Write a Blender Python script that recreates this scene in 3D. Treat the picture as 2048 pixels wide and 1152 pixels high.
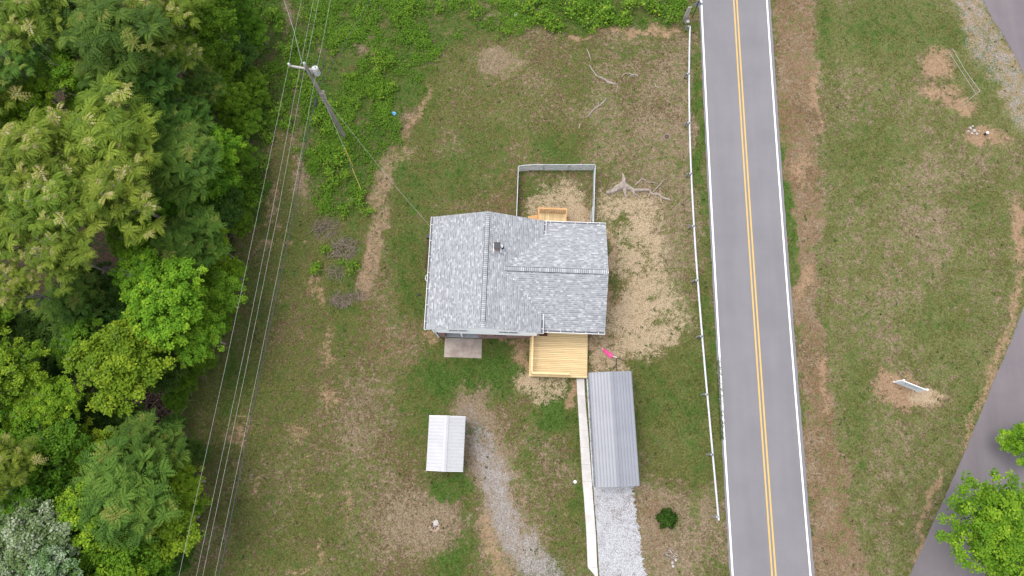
import bpy, bmesh, math, random
import numpy as np
from mathutils import Vector, Matrix

for o in list(bpy.data.objects):
    bpy.data.objects.remove(o)
sc = bpy.context.scene
COL = sc.collection
RNG = np.random.default_rng(7)
random.seed(11)

# ------------------------------------------------------------------ camera
F, TILT, H = 1400.0, math.radians(12.3), 54.7      # focal length in photo pixels, tilt from straight down, height
cam_d = bpy.data.cameras.new('camera')
cam = bpy.data.objects.new('camera', cam_d)
COL.objects.link(cam)
cam.location = (0, 0, H)
cam.rotation_euler = (TILT, 0, 0)
cam_d.sensor_width = 36.0
cam_d.lens = 36.0 * F / 2048.0
cam_d.clip_end = 3000
sc.camera = cam

# ------------------------------------------------------------------ sky, sun, exposure (bright overcast)
SUN_EL, SUN_AZ = math.radians(70), math.radians(-65)   # azimuth from +Y towards +X
w = bpy.data.worlds.new('World')
sc.world = w
w.use_nodes = True
nt = w.node_tree
bg = nt.nodes['Background']
sky = nt.nodes.new('ShaderNodeTexSky')
sky.sky_type = 'NISHITA'
sky.sun_disc = False
sky.sun_elevation = SUN_EL
sky.sun_rotation = SUN_AZ
sky.air_density = 1.0
sky.dust_density = 1.5
sky.ozone_density = 1.0
hs = nt.nodes.new('ShaderNodeHueSaturation')           # cloud veil: the same sky with most of its blue taken out
hs.inputs['Saturation'].default_value = 0.28
nt.links.new(sky.outputs[0], hs.inputs['Color'])
nt.links.new(hs.outputs[0], bg.inputs[0])
bg.inputs[1].default_value = 0.15
sun_d = bpy.data.lights.new('sun', 'SUN')
sun_d.energy = 0.85
sun_d.angle = math.radians(28)
sun_d.color = (1.0, 0.95, 0.88)
sun = bpy.data.objects.new('sun', sun_d)
COL.objects.link(sun)
sd = Vector((math.sin(SUN_AZ) * math.cos(SUN_EL), math.cos(SUN_AZ) * math.cos(SUN_EL), math.sin(SUN_EL)))
sun.rotation_euler = sd.to_track_quat('Z', 'Y').to_euler()
sun.location = (0, 0, 80)
vs = sc.view_settings
vs.view_transform = 'Standard'
vs.look = 'None'
vs.gamma = 1.0
vs.use_curve_mapping = False
vs.exposure = 1.36

# ------------------------------------------------------------------ photo pixel <-> place
def P(px, py, z=0.0):
    a = (px - 1024) / F
    b = -(py - 576) / F
    y = b * math.cos(TILT) + math.sin(TILT)
    zz = b * math.sin(TILT) - math.cos(TILT)
    t = (z - H) / zz
    return a * t, y * t

def proj(x, y, z):
    dz = z - H
    yc = y * math.cos(TILT) + dz * math.sin(TILT)
    zc = -y * math.sin(TILT) + dz * math.cos(TILT)
    return 1024 + F * x / (-zc), 576 - F * yc / (-zc)

def sstep(a, b, x):
    t = np.clip((x - a) / (b - a), 0, 1)
    return t * t * (3 - 2 * t)

def gz(x, y):
    """height of the land: the yard falls away from the road towards the wood"""
    x = np.asarray(x, float)
    y = np.asarray(y, float)
    z = -0.28 + 0.25 * sstep(10.5, 14.6, x)
    z = z - 1.32 * sstep(1.9, -2.3, x) - 0.35 * sstep(-10, -18, x) - 0.5 * sstep(-20, -40, x)
    far = sstep(24, 30, x)
    z = z + 0.09 * np.sin(x * 0.21 + 1.3) * np.sin(y * 0.17 + 0.4) * far
    und = sstep(-7.5, -12, x)
    z = z + 0.08 * np.sin(x * 0.45) * np.cos(y * 0.31 + 1) * und
    return z

def G(px, py):
    """pixel -> point on the land"""
    z = -0.3
    for _ in range(6):
        x, y = P(px, py, z)
        z = float(gz(x, y))
    return Vector((x, y, z))

# ------------------------------------------------------------------ noise in numpy
_tab = RNG.random((64, 256, 256))
def vnoise(x, y, s, seed=0):
    x = np.asarray(x) / s
    y = np.asarray(y) / s
    xi = np.floor(x).astype(int)
    yi = np.floor(y).astype(int)
    fx = x - xi
    fy = y - yi
    fx = fx * fx * (3 - 2 * fx)
    fy = fy * fy * (3 - 2 * fy)
    t = _tab[seed % 64]
    a = t[xi % 256, yi % 256]
    b = t[(xi + 1) % 256, yi % 256]
    c = t[xi % 256, (yi + 1) % 256]
    d = t[(xi + 1) % 256, (yi + 1) % 256]
    return (a * (1 - fx) + b * fx) * (1 - fy) + (c * (1 - fx) + d * fx) * fy

def fbm(x, y, s, seed=0, n=3):
    r = 0
    amp = 1
    tot = 0
    for i in range(n):
        r = r + amp * vnoise(x + 17.3 * i, y - 9.1 * i, s / (2 ** i), seed + i)
        tot += amp
        amp *= 0.55
    return r / tot

# ------------------------------------------------------------------ object helpers
def link(o):
    COL.objects.link(o)
    return o

def tag(o, label=None, cat=None, group=None, kind=None):
    if label: o['label'] = label
    if cat: o['category'] = cat
    if group: o['group'] = group
    if kind: o['kind'] = kind
    return o

def empty(name, loc, rz=0.0):
    o = bpy.data.objects.new(name, None)
    o.empty_display_size = 0.3
    link(o)
    o.location = loc
    o.rotation_euler = (0, 0, rz)
    return o

def np_mesh(name, V, Fc, tint=None, smooth=False):
    V = np.asarray(V, np.float32).reshape(-1, 3)
    Fc = np.asarray(Fc, np.int32)
    m = bpy.data.meshes.new(name)
    k = Fc.shape[1]
    m.vertices.add(len(V))
    m.vertices.foreach_set('co', V.ravel())
    m.loops.add(Fc.size)
    m.loops.foreach_set('vertex_index', Fc.ravel())
    m.polygons.add(len(Fc))
    m.polygons.foreach_set('loop_start', np.arange(0, Fc.size, k, dtype=np.int32))
    m.polygons.foreach_set('loop_total', np.full(len(Fc), k, np.int32))
    if smooth:
        m.polygons.foreach_set('use_smooth', np.ones(len(Fc), bool))
    if tint is not None:
        at = m.attributes.new('tint', 'FLOAT', 'POINT')
        at.data.foreach_set('value', np.asarray(tint, np.float32).ravel())
    m.update(calc_edges=True)
    return m

class MB:
    """collects faces; build() links them as one mesh object"""
    def __init__(s):
        s.v = []
        s.f = []
        s.t = []
    def poly(s, pts, t=0.5):
        i = len(s.v)
        s.v += [tuple(p) for p in pts]
        s.t += [t] * len(pts)
        s.f.append(tuple(range(i, i + len(pts))))
        return s
    def box(s, c, d, M=None, t=0.5):
        cx, cy, cz = c
        a, b, e = d[0] / 2, d[1] / 2, d[2] / 2
        q = [Vector((cx + x * a, cy + y * b, cz + z * e)) for x, y, z in
             ((-1,-1,-1),(1,-1,-1),(1,1,-1),(-1,1,-1),(-1,-1,1),(1,-1,1),(1,1,1),(-1,1,1))]
        if M is not None: q = [M @ p for p in q]
        i = len(s.v)
        s.v += [tuple(p) for p in q]
        s.t += [t] * 8
        for f in ((3,2,1,0),(4,5,6,7),(0,1,5,4),(1,2,6,5),(2,3,7,6),(3,0,4,7)):
            s.f.append(tuple(i + k for k in f))
        return s
    def hexa(s, q, t=0.5):
        i = len(s.v)
        s.v += [tuple(p) for p in q]
        s.t += [t] * 8
        for f in ((3,2,1,0),(4,5,6,7),(0,1,5,4),(1,2,6,5),(2,3,7,6),(3,0,4,7)):
            s.f.append(tuple(i + k for k in f))
        return s
    def bar(s, p, q, w, h=None, t=0.5, up=(0, 0, 1)):
        p, q = Vector(p), Vector(q)
        h = w if h is None else h
        d = (q - p).normalized()
        u = Vector(up)
        if abs(d.dot(u)) > 0.97: u = Vector((0, 1, 0))
        a = d.cross(u).normalized() * (w / 2)
        b = a.cross(d).normalized() * (h / 2)
        return s.hexa([p - a - b, p + a - b, q + a - b, q - a - b, p - a + b, p + a + b, q + a + b, q - a + b], t)
    def tube(s, pts, rad, n=8, t=0.5, cap=True):
        pts = [Vector(p) for p in pts]
        if not hasattr(rad, '__len__'): rad = [rad] * len(pts)
        i0 = len(s.v)
        ref = Vector((0.31, 0.17, 0.93))
        for k, p in enumerate(pts):
            d = (pts[min(k + 1, len(pts) - 1)] - pts[max(k - 1, 0)]).normalized()
            a = d.cross(ref)
            if a.length < 0.05: a = d.cross(Vector((1, 0, 0)))
            a.normalize()
            b = d.cross(a)
            for j in range(n):
                an = 2 * math.pi * j / n
                s.v.append(tuple(p + (a * math.cos(an) + b * math.sin(an)) * rad[k]))
                s.t.append(t)
        for k in range(len(pts) - 1):
            for j in range(n):
                j2 = (j + 1) % n
                s.f.append((i0 + k * n + j, i0 + (k + 1) * n + j, i0 + (k + 1) * n + j2, i0 + k * n + j2))
        if cap:
            s.f.append(tuple(i0 + j for j in range(n)))
            e = i0 + (len(pts) - 1) * n
            s.f.append(tuple(e + j for j in reversed(range(n))))
        return s
    def lathe(s, prof, c=(0, 0, 0), n=20, t=0.5):
        i0 = len(s.v)
        for r, z in prof:
            for j in range(n):
                an = 2 * math.pi * j / n
                s.v.append((c[0] + r * math.cos(an), c[1] + r * math.sin(an), c[2] + z))
                s.t.append(t)
        for k in range(len(prof) - 1):
            for j in range(n):
                j2 = (j + 1) % n
                s.f.append((i0 + k * n + j, i0 + k * n + j2, i0 + (k + 1) * n + j2, i0 + (k + 1) * n + j))
        return s
    def prism(s, pts, z0, z1, t=0.5):
        n = len(pts)
        i = len(s.v)
        s.v += [(p[0], p[1], z0) for p in pts] + [(p[0], p[1], z1) for p in pts]
        s.t += [t] * (2 * n)
        s.f.append(tuple(i + k for k in reversed(range(n))))
        s.f.append(tuple(i + n + k for k in range(n)))
        for k in range(n):
            k2 = (k + 1) % n
            s.f.append((i + k, i + k2, i + n + k2, i + n + k))
        return s
    def mesh(s, name, smooth=False):
        m = bpy.data.meshes.new(name)
        m.from_pydata(s.v, [], s.f)
        at = m.attributes.new('tint', 'FLOAT', 'POINT')
        at.data.foreach_set('value', s.t)
        if smooth:
            m.polygons.foreach_set('use_smooth', [True] * len(s.f))
        m.update()
        return m
    def build(s, name, mat, parent=None, smooth=False):
        m = s.mesh(name, smooth)
        m.materials.append(mat)
        o = bpy.data.objects.new(name, m)
        link(o)
        if parent is not None: o.parent = parent
        return o

def copy_obj(o, parent=None):
    c = o.copy()
    link(c)
    c.parent = parent
    return c

# ------------------------------------------------------------------ material helpers
class NG:
    def __init__(s, name):
        s.m = bpy.data.materials.new(name)
        s.m.use_nodes = True
        s.t = s.m.node_tree
        s.b = s.t.nodes['Principled BSDF']
        s.out = s.t.nodes['Material Output']
    def node(s, ty, **kw):
        n = s.t.nodes.new(ty)
        for k, v in kw.items(): setattr(n, k, v)
        return n
    def put(s, sock, v):
        if hasattr(v, 'is_output') or isinstance(v, bpy.types.NodeSocket): s.t.links.new(v, sock)
        elif isinstance(v, (tuple, list)) and len(v) == 3 and sock.type == 'RGBA': sock.default_value = (*v, 1)
        else: sock.default_value = v
    def coord(s):
        return s.node('ShaderNodeTexCoord').outputs['Object']
    def geo(s):
        return s.node('ShaderNodeNewGeometry').outputs['Position']
    def scale(s, vec, v3):
        n = s.node('ShaderNodeMapping')
        s.put(n.inputs['Vector'], vec)
        n.inputs['Scale'].default_value = v3
        return n.outputs[0]
    def noise(s, vec, sc_, det=3.0, rough=0.55, out='Fac', off=None):
        n = s.node('ShaderNodeTexNoise')
        if off is not None:
            mp = s.node('ShaderNodeMapping')
            s.put(mp.inputs['Vector'], vec)
            mp.inputs['Location'].default_value = (off, off * 0.7, off * 0.3)
            vec = mp.outputs[0]
        s.put(n.inputs['Vector'], vec)
        n.inputs['Scale'].default_value = sc_
        n.inputs['Detail'].default_value = det
        n.inputs['Roughness'].default_value = rough
        return n.outputs[out]
    def voro(s, vec, sc_, out='Color'):
        n = s.node('ShaderNodeTexVoronoi')
        s.put(n.inputs['Vector'], vec)
        n.inputs['Scale'].default_value = sc_
        return n.outputs[out]
    def math(s, op, a, b=0.0, c=0.0, clamp=False):
        n = s.node('ShaderNodeMath', operation=op, use_clamp=clamp)
        s.put(n.inputs[0], a)
        s.put(n.inputs[1], b)
        s.put(n.inputs[2], c)
        return n.outputs[0]
    def step(s, x, a, b):
        n = s.node('ShaderNodeMapRange', interpolation_type='SMOOTHSTEP')
        s.put(n.inputs[0], x)
        n.inputs[1].default_value = a
        n.inputs[2].default_value = b
        return n.outputs[0]
    def mix(s, f, a, b, mode='MIX'):
        n = s.node('ShaderNodeMix', data_type='RGBA', blend_type=mode)
        s.put(n.inputs[0], f)
        s.put(n.inputs[6], a)
        s.put(n.inputs[7], b)
        return n.outputs[2]
    def ramp(s, f, stops):
        n = s.node('ShaderNodeValToRGB')
        s.put(n.inputs[0], f)
        cr = n.color_ramp
        while len(cr.elements) < len(stops): cr.elements.new(0.5)
        for e, (p, c) in zip(cr.elements, stops):
            e.position = p
            e.color = (*c, 1)
        return n.outputs[0]
    def attr(s, name, out='Fac'):
        n = s.node('ShaderNodeAttribute', attribute_name=name)
        return n.outputs[out]
    def bump(s, h, st, dist=0.02):
        n = s.node('ShaderNodeBump')
        n.inputs['Strength'].default_value = st
        n.inputs['Distance'].default_value = dist
        s.put(n.inputs['Height'], h)
        s.t.links.new(n.outputs[0], s.b.inputs['Normal'])
    def fin(s, col, rough=0.8, metal=0.0, spec=0.3):
        s.put(s.b.inputs['Base Color'], col)
        s.put(s.b.inputs['Roughness'], rough)
        s.b.inputs['Metallic'].default_value = metal
        s.b.inputs['Specular IOR Level'].default_value = spec
        return s.m

def simple(name, c1, c2, sc_=3.0, rough=0.7, metal=0.0, spec=0.3, tint=0.0, bump=0.0, fine=40.0, stretch=(1, 1, 1)):
    g = NG(name)
    co = g.scale(g.coord(), stretch)
    n = g.noise(co, sc_, 4, 0.6)
    f = g.noise(co, fine, 2, 0.6)
    k = g.math('ADD', g.math('MULTIPLY', n, 0.65), g.math('MULTIPLY', f, 0.35))
    col = g.mix(g.step(k, 0.32, 0.68), c1, c2)
    if tint:
        tt = g.math('ADD', 1 - tint / 2, g.math('MULTIPLY', g.attr('tint'), tint))
        vm = g.node('ShaderNodeVectorMath', operation='SCALE')
        g.put(vm.inputs[0], col)
        g.put(vm.inputs['Scale'], tt)
        col = vm.outputs[0]
    if bump: g.bump(f, bump)
    return g.fin(col, rough, metal, spec)

def leafmat(name, stops, trans=0.35, hue=0.03, val=0.25, spec=0.18):
    g = NG(name)
    c = g.ramp(g.attr('tint'), stops)
    oi = g.node('ShaderNodeObjectInfo')
    hs = g.node('ShaderNodeHueSaturation')
    g.put(hs.inputs['Color'], c)
    g.put(hs.inputs['Hue'], g.math('ADD', 0.5 - hue / 2, g.math('MULTIPLY', oi.outputs['Random'], hue)))
    g.put(hs.inputs['Value'], g.math('ADD', 1 - val / 2, g.math('MULTIPLY', g.math('FRACT', g.math('MULTIPLY', oi.outputs['Random'], 7.31)), val)))
    col = hs.outputs[0]
    g.fin(col, 0.7, 0, spec)
    tr = g.node('ShaderNodeBsdfTranslucent')
    g.put(tr.inputs[0], col)
    mx = g.node('ShaderNodeMixShader')
    mx.inputs[0].default_value = trans
    g.t.links.new(g.b.outputs[0], mx.inputs[1])
    g.t.links.new(tr.outputs[0], mx.inputs[2])
    g.t.links.new(mx.outputs[0], g.out.inputs[0])
    return g.m

# ================================================================== THE LAND
def axis(lo, hi, st, far):
    a = np.arange(lo, hi + 1e-6, st)
    ext, d, x = [], st * 2, hi
    while x < far:
        d *= 1.45
        x += d
        ext.append(x)
    ext = np.array(ext)
    return np.concatenate([(lo - (ext - hi))[::-1], a, ext])
gx = axis(-47, 47, 0.2, 600)
gy = axis(-19, 45, 0.2, 600)
GX, GY = np.meshgrid(gx, gy, indexing='ij')
GZ = gz(GX, GY)
CX, CY = np.clip(GX, -55, 55), np.clip(GY, -24, 52)
PX, PY = proj(CX, CY, gz(CX, CY))
WX = PX + 48 * (fbm(GX, GY, 2.6, 3) - 0.5) + 26 * (fbm(GX, GY, 0.8, 33) - 0.5)         # ragged edges for the patches
WY = PY + 48 * (fbm(GX, GY, 2.6, 9) - 0.5) + 26 * (fbm(GX, GY, 0.8, 37) - 0.5)

def blob(cx, cy, rx, ry, ang=0.0, soft=0.75):
    a = math.radians(ang)
    u = (WX - cx) * math.cos(a) + (WY - cy) * math.sin(a)
    v = -(WX - cx) * math.sin(a) + (WY - cy) * math.cos(a)
    d = np.sqrt((u / rx) ** 2 + (v / ry) ** 2)
    return 1 - sstep(1 - soft, 1 + soft, d)

def seg_dist(ax, ay, bx, by, X, Y):
    dx, dy = bx - ax, by - ay
    t = np.clip(((X - ax) * dx + (Y - ay) * dy) / (dx * dx + dy * dy + 1e-9), 0, 1)
    return np.hypot(X - ax - t * dx, Y - ay - t * dy)

def stroke(pts, wd, soft=0.5, X=None, Y=None):
    X = WX if X is None else X
    Y = WY if Y is None else Y
    d = np.full(X.shape, 1e9)
    for (a, b), (c, e) in zip(pts[:-1], pts[1:]):
        d = np.minimum(d, seg_dist(a, b, c, e, X, Y))
    return 1 - sstep(wd * (1 - soft), wd * (1 + soft), d)

def area(pts, soft=14.0, X=None, Y=None):
    X = WX if X is None else X
    Y = WY if Y is None else Y
    ins = np.zeros(X.shape, bool)
    d = np.full(X.shape, 1e9)
    n = len(pts)
    for i in range(n):
        (x1, y1), (x2, y2) = pts[i], pts[(i + 1) % n]
        if y1 != y2:
            c = ((y1 > Y) != (y2 > Y)) & (X < (x2 - x1) * (Y - y1) / (y2 - y1) + x1)
            ins ^= c
        d = np.minimum(d, seg_dist(x1, y1, x2, y2, X, Y))
    sd_ = np.where(ins, d, -d)
    return sstep(-soft, soft, sd_)

WOODS = [(-900, -700), (470, -700), (500, 0), (505, 120), (520, 250), (492, 330), (478, 440), (450, 600), (400, 700), (340, 790),
         (352, 860), (392, 950), (385, 1060), (335, 1160), (300, 1900), (-900, 1900)]
WEEDS = [(430, -700), (1400, -700), (1384, 0), (1378, 46), (1330, 58), (1250, 50), (1190, 62), (1120, 66), (1040, 60), (960, 72), (900, 96),
         (868, 130), (842, 190), (806, 258), (770, 300), (735, 350), (725, 400), (690, 430), (640, 415), (612, 330), (610, 250),
         (560, 250), (545, 330), (520, 440), (480, 470), (440, 300)]
m_woods = area(WOODS, 10)
m_weeds = area(WEEDS, 16)
lo1 = fbm(GX, GY, 7.0, 20)
lo2 = fbm(GX, GY, 3.0, 25)
lo3 = fbm(GX, GY, 1.2, 30)
# ---- green cover of the yard
g = 0.60 + 0.55 * (lo1 - 0.5) + 0.45 * (lo2 - 0.5)
lush = 0.22 + 0.3 * (lo2 - 0.5)
red = 0.10 + 0.7 * np.clip(fbm(GX, GY, 4.0, 40) - 0.5, 0, 1)
dirt = np.zeros(GX.shape)
straw = np.zeros(GX.shape)
grav = np.zeros(GX.shape)
pale = 0.35 + 0.8 * (fbm(GX, GY, 2.5, 45) - 0.5)

def add(arr, m, v):
    return arr * (1 - m) + v * m
def plus(arr, m, v):
    return arr + m * v
# north yard: olive brown, greyer to the east
g = plus(g, area([(860, 60), (1390, 60), (1390, 430), (1200, 400), (1030, 430), (860, 430)], 30), -0.10)
pale = plus(pale, area([(1170, 80), (1390, 60), (1400, 700), (1330, 600), (1300, 400), (1190, 330)], 30), 0.30)
g = plus(g, area([(1170, 80), (1390, 60), (1400, 700), (1330, 600), (1300, 400), (1190, 330)], 30), -0.04)
pale = plus(pale, blob(1000, 120, 40, 22), 0.9); g = plus(g, blob(1000, 120, 40, 25), -0.4)
for b in ((820, 470, 40, 110, 0), (815, 590, 30, 40, 0), (960, 300, 60, 50, 0), (1115, 300, 60, 40, 0), (900, 360, 60, 40, 0), (1080, 380, 40, 30, 0), (1280, 100, 40, 30, 0)):
    g = plus(g, blob(*b), 0.28); lush = plus(lush, blob(*b), 0.25)
for b in ((765, 560, 55, 70), (840, 640, 25, 40), (940, 415, 80, 16), (1010, 400, 30, 20), (760, 660, 60, 40), (800, 720, 60, 50), (1040, 345, 60, 15), (1155, 370, 25, 30)):
    red = plus(red, blob(*b), 0.30); g = plus(g, blob(*b), -0.10)
# worn pinkish strip between rough ground and lawn
m = stroke([(856, 180), (838, 230), (815, 262)], 9); dirt = np.maximum(dirt, 0.6 * m)
m = stroke([(795, 300), (762, 345), (745, 400), (738, 470), (733, 570)], 17); dirt = np.maximum(dirt, 0.42 * m); pale = plus(pale, m, 0.45); g = plus(g, m, -0.3)
m = stroke([(1140, 75), (1200, 66), (1290, 62), (1360, 58)], 7); dirt = np.maximum(dirt, 0.8 * m); red = plus(red, m, 0.4)
for (x, y, rx, ry) in ((545, 415, 12, 30), (548, 488, 25, 9), (565, 455, 7, 10), (600, 490, 9, 5), (622, 575, 6, 26), (661, 720, 9, 28), (598, 960, 5, 22), (610, 915, 4, 14), (628, 985, 22, 6),
                       (655, 690, 12, 40), (470, 880, 30, 10), (480, 850, 20, 30), (510, 980, 8, 20), (590, 860, 24, 14), (655, 800, 14, 24), (640, 1100, 10, 26), (600, 1140, 20, 8), (690, 1000, 8, 40), (640, 580, 8, 30), (550, 380, 8, 30), (520, 500, 6, 12)):
    m = blob(x, y, rx, ry); dirt = np.maximum(dirt, 0.6 * m)
# seeded straw round the house
mst = area([(1200, 395), (1250, 388), (1300, 392), (1322, 470), (1345, 560), (1378, 640), (1340, 690), (1290, 700), (1250, 745), (1180, 745), (1180, 690), (1218, 660), (1222, 450)], 34)
straw = np.maximum(straw, mst * (0.90 + 0.5 * (lo3 - 0.5)))
mk = area([(1060, 408), (1090, 372), (1140, 365), (1180, 395), (1190, 450), (1050, 450)], 26)
straw = np.maximum(straw, mk * 0.78)
for b in ((1240, 450, 22, 22), (1262, 490, 26, 14), (1245, 430, 10, 10), (1300, 530, 14, 30), (1225, 690, 28, 16), (1240, 590, 16, 34), (1265, 560, 14, 14), (1320, 590, 20, 10), (1265, 720, 20, 14), (1330, 640, 26, 9), (1240, 545, 14, 26)):
    m = blob(*b); straw = plus(straw, m, -0.50); g = plus(g, m, 0.25)
dirt = np.maximum(dirt, 0.85 * area([(1214, 452), (1227, 452), (1234, 540), (1226, 640), (1214, 680)], 7))
dirt = np.maximum(dirt, 0.8 * area([(1150, 400), (1186, 405), (1190, 452), (1120, 452)], 9))
dirt = np.maximum(dirt, 0.8 * area([(1040, 676), (1062, 676), (1064, 772), (1034, 765), (1036, 720)], 7))
straw = np.maximum(straw, 0.75 * area([(1030, 730), (1060, 745), (1130, 757), (1125, 785), (1070, 800), (1035, 775)], 12))
dirt = np.maximum(dirt, 0.95 * area([(1136, 756), (1158, 756), (1166, 806), (1146, 800), (1138, 780)], 5))
dirt = np.maximum(dirt, 0.62 * area([(1222, 600), (1262, 560), (1300, 520), (1318, 600), (1290, 690), (1240, 740), (1180, 750), (1214, 690)], 26))
dirt = np.maximum(dirt, 0.7 * area([(1174, 660), (1240, 660), (1230, 700), (1180, 760)], 10))
dirt = np.maximum(dirt, 0.7 * blob(870, 680, 20, 12)); red = plus(red, blob(868, 674, 28, 18), 0.5)
dirt = np.maximum(dirt, 0.65 * area([(966, 676), (1062, 672), (1062, 688), (966, 687)], 4))
# lush lawn patches
for (x, y, rx, ry, v) in ((930, 742, 85, 30, 1), (1000, 705, 35, 30, .9), (880, 770, 40, 40, .55), (1118, 800, 46, 50, 1), (1090, 840, 40, 30, .5), (892, 975, 46, 34, 1), (955, 870, 22, 40, .6), (905, 1110, 42, 46, .9), (925, 1040, 16, 30, .6),
                          (1165, 1000, 14, 40, .6), (1310, 800, 28, 70, .45), (1370, 830, 26, 90, .45), (1060, 930, 30, 40, .45), (830, 850, 40, 50, .3), (1395, 905, 14, 160, .35), (1000, 770, 40, 30, .5), (460, 760, 18, 40, .5),
                          (720, 420, 30, 40, .4), (690, 560, 30, 90, .55), (1395, 250, 12, 120, .5), (850, 240, 10, 80, .4), (790, 340, 14, 40, .6), (1160, 905, 14, 70, .5), (1568, 420, 10, 80, .8), (1560, 300, 8, 40, .8)):
    m = blob(x, y, rx, ry); g = plus(g, m, 0.75 * v); lush = plus(lush, m, 0.55 * v)
# bald, pinkish thatch south of the house
for (x, y, rx, ry, v) in ((960, 800, 26, 50, .5), (1010, 850, 40, 60, .3), (830, 1000, 70, 50, .45), (840, 1060, 90, 60, .35), (880, 1060, 40, 40, .5), (760, 830, 70, 60, .2), (660, 870, 60, 50, .15), (1350, 1090, 110, 70, .42), (1300, 1000, 50, 40, .3),
                          (1080, 900, 30, 50, .3), (640, 730, 60, 60, .05), (700, 900, 50, 90, .12), (820, 690, 40, 50, .3)):
    m = blob(x, y, rx, ry, soft=0.95); g = plus(g, m, -0.75 * v); pale = plus(pale, m, 0.7 * v)
# gravel drives
m = stroke([(945, 830), (958, 890), (985, 960), (1012, 1020), (1048, 1085), (1095, 1160), (1130, 1230)], 31, 0.9)
grav = np.maximum(grav, m * (0.36 + 0.36 * sstep(840, 930, PY)))
pale = plus(pale, stroke([(930, 790), (955, 890), (985, 960), (1010, 1020), (1040, 1085)], 50, 0.6), 0.5)
g = plus(g, stroke([(930, 790), (955, 890), (985, 960), (1010, 1020), (1040, 1085)], 44, 0.6), -0.35)
m = stroke([(965, 1040), (985, 1090), (1010, 1160), (1030, 1230)], 18, 0.6); dirt = np.maximum(dirt, 0.55 * m); pale = plus(pale, m, 0.3)
# ground beside the carport
pale = plus(pale, area([(1275, 960), (1440, 960), (1462, 1160), (1285, 1160)], 20), 0.25)
red = plus(red, area([(1275, 970), (1330, 1000), (1330, 1160), (1285, 1160)], 20), 0.35)
g = plus(g, area([(1275, 740), (1430, 640), (1448, 960), (1290, 970)], 25), 0.22)
# mown field across the road
FIELD = [(1500, -700), (2900, -700), (2900, 1900), (1660, 1900), (1640, 1152), (1600, 700), (1560, 300)]
mf = area(FIELD, 10)
g = add(g, mf, 0.64 + 0.5 * (lo1 - 0.5) + 0.3 * (lo2 - 0.5))
lush = add(lush, mf, 0.16 + 0.25 * (lo2 - 0.5))
red = add(red, mf, 0.05 + 0.3 * np.clip(lo1 - 0.5, 0, 1))
pale = add(pale, mf, 0.62 + 0.5 * (lo3 - 0.5))
strp = np.sin((WX - 0.09 * WY) * 0.115 + 2 * lo1)
g = plus(g, mf, 0.07 * strp)
for (x, y, rx, ry, v) in ((1760, 60, 70, 60, .3), (1900, 60, 70, 40, .25), (1750, 300, 60, 60, .25), (1720, 760, 40, 160, .2), (1880, 640, 60, 50, .2), (1980, 100, 22, 70, .4), (1960, 400, 40, 50, .2), (1950, 840, 18, 60, .4), (1650, 40, 18, 60, .4)):
    m = blob(x, y, rx, ry); g = plus(g, m, v); lush = plus(lush, m, v * 0.9)
for (x, y, rx, ry, v) in ((1850, 340, 70, 30, .3), (1820, 470, 60, 70, .18), (1760, 620, 70, 60, .22), (1700, 480, 40, 70, .2), (1880, 500, 40, 80, .18), (1800, 900, 60, 60, .15)):
    m = blob(x, y, rx, ry, soft=0.95); g = plus(g, m, -0.75 * v); pale = plus(pale, m, 0.7 * v)
# rough verge east of the road
mv = area([(1540, -300), (1615, -60), (1632, 100), (1638, 300), (1634, 520), (1648, 700), (1664, 820), (1700, 980), (1745, 1160), (1770, 1400), (1640, 1400), (1622, 1152), (1600, 820), (1580, 560), (1556, 280), (1540, 0)], 9)
g = add(g, mv, 0.20 + 0.8 * (lo3 - 0.5)); red = add(red, mv, 0.66 + 0.9 * (lo3 - 0.5)); pale = add(pale, mv, 0.62 + 1.0 * (lo2 - 0.5))
for (x, y, rx, ry) in ((1637, 725, 9, 34), (1642, 790, 8, 50), (1610, 560, 12, 30), (1600, 330, 14, 26), (1628, 200, 8, 60)):
    dirt = np.maximum(dirt, 0.75 * blob(x, y, rx, ry))
m = stroke([(1552, 250), (1566, 360), (1576, 470), (1592, 560)], 8, 0.6); g = plus(g, m, 0.6); lush = plus(lush, m, 0.4)
m = stroke([(1392, 40), (1395, 300), (1412, 560), (1430, 760), (1446, 930)], 10, 0.6); g = plus(g, m, 0.28); lush = plus(lush, m, 0.25); pale = plus(pale, m, -0.1)
# bare patches and shoulder of the lane
for (x, y, rx, ry, v) in ((1880, 122, 32, 24, .62), (1926, 206, 28, 20, .62), (1975, 268, 34, 16, .6), (1800, 768, 44, 24, .7), (1830, 800, 60, 22, .62), (1858, 796, 27, 19, 1.0), (1785, 752, 24, 18, .75), (2040, 470, 14, 60, .55), (1885, 175, 40, 12, .4)):
    m = blob(x, y, rx, ry); dirt = np.maximum(dirt, np.minimum((v + 0.40) * m, 1.15)); red = plus(red, m, 0.25); g = plus(g, m, -0.3)
m = stroke([(1905, -80), (1935, 0), (1985, 90), (2030, 165), (2090, 270)], 34, 0.5); grav = np.maximum(grav, 0.42 * m); dirt = np.maximum(dirt, 0.55 * m); pale = plus(pale, m, 0.5)
m = stroke([(2046, 560), (2022, 660), (1986, 750), (1950, 830), (1918, 905)], 11, 0.6); dirt = np.maximum(dirt, 0.62 * m); red = plus(red, m, 0.3)
m = stroke([(1885, 940), (1868, 1000), (1838, 1080), (1815, 1160)], 7, 0.6); dirt = np.maximum(dirt, 0.8 * m)
straw = np.maximum(straw, 1.0 * blob(1860, 797, 27, 19))
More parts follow.
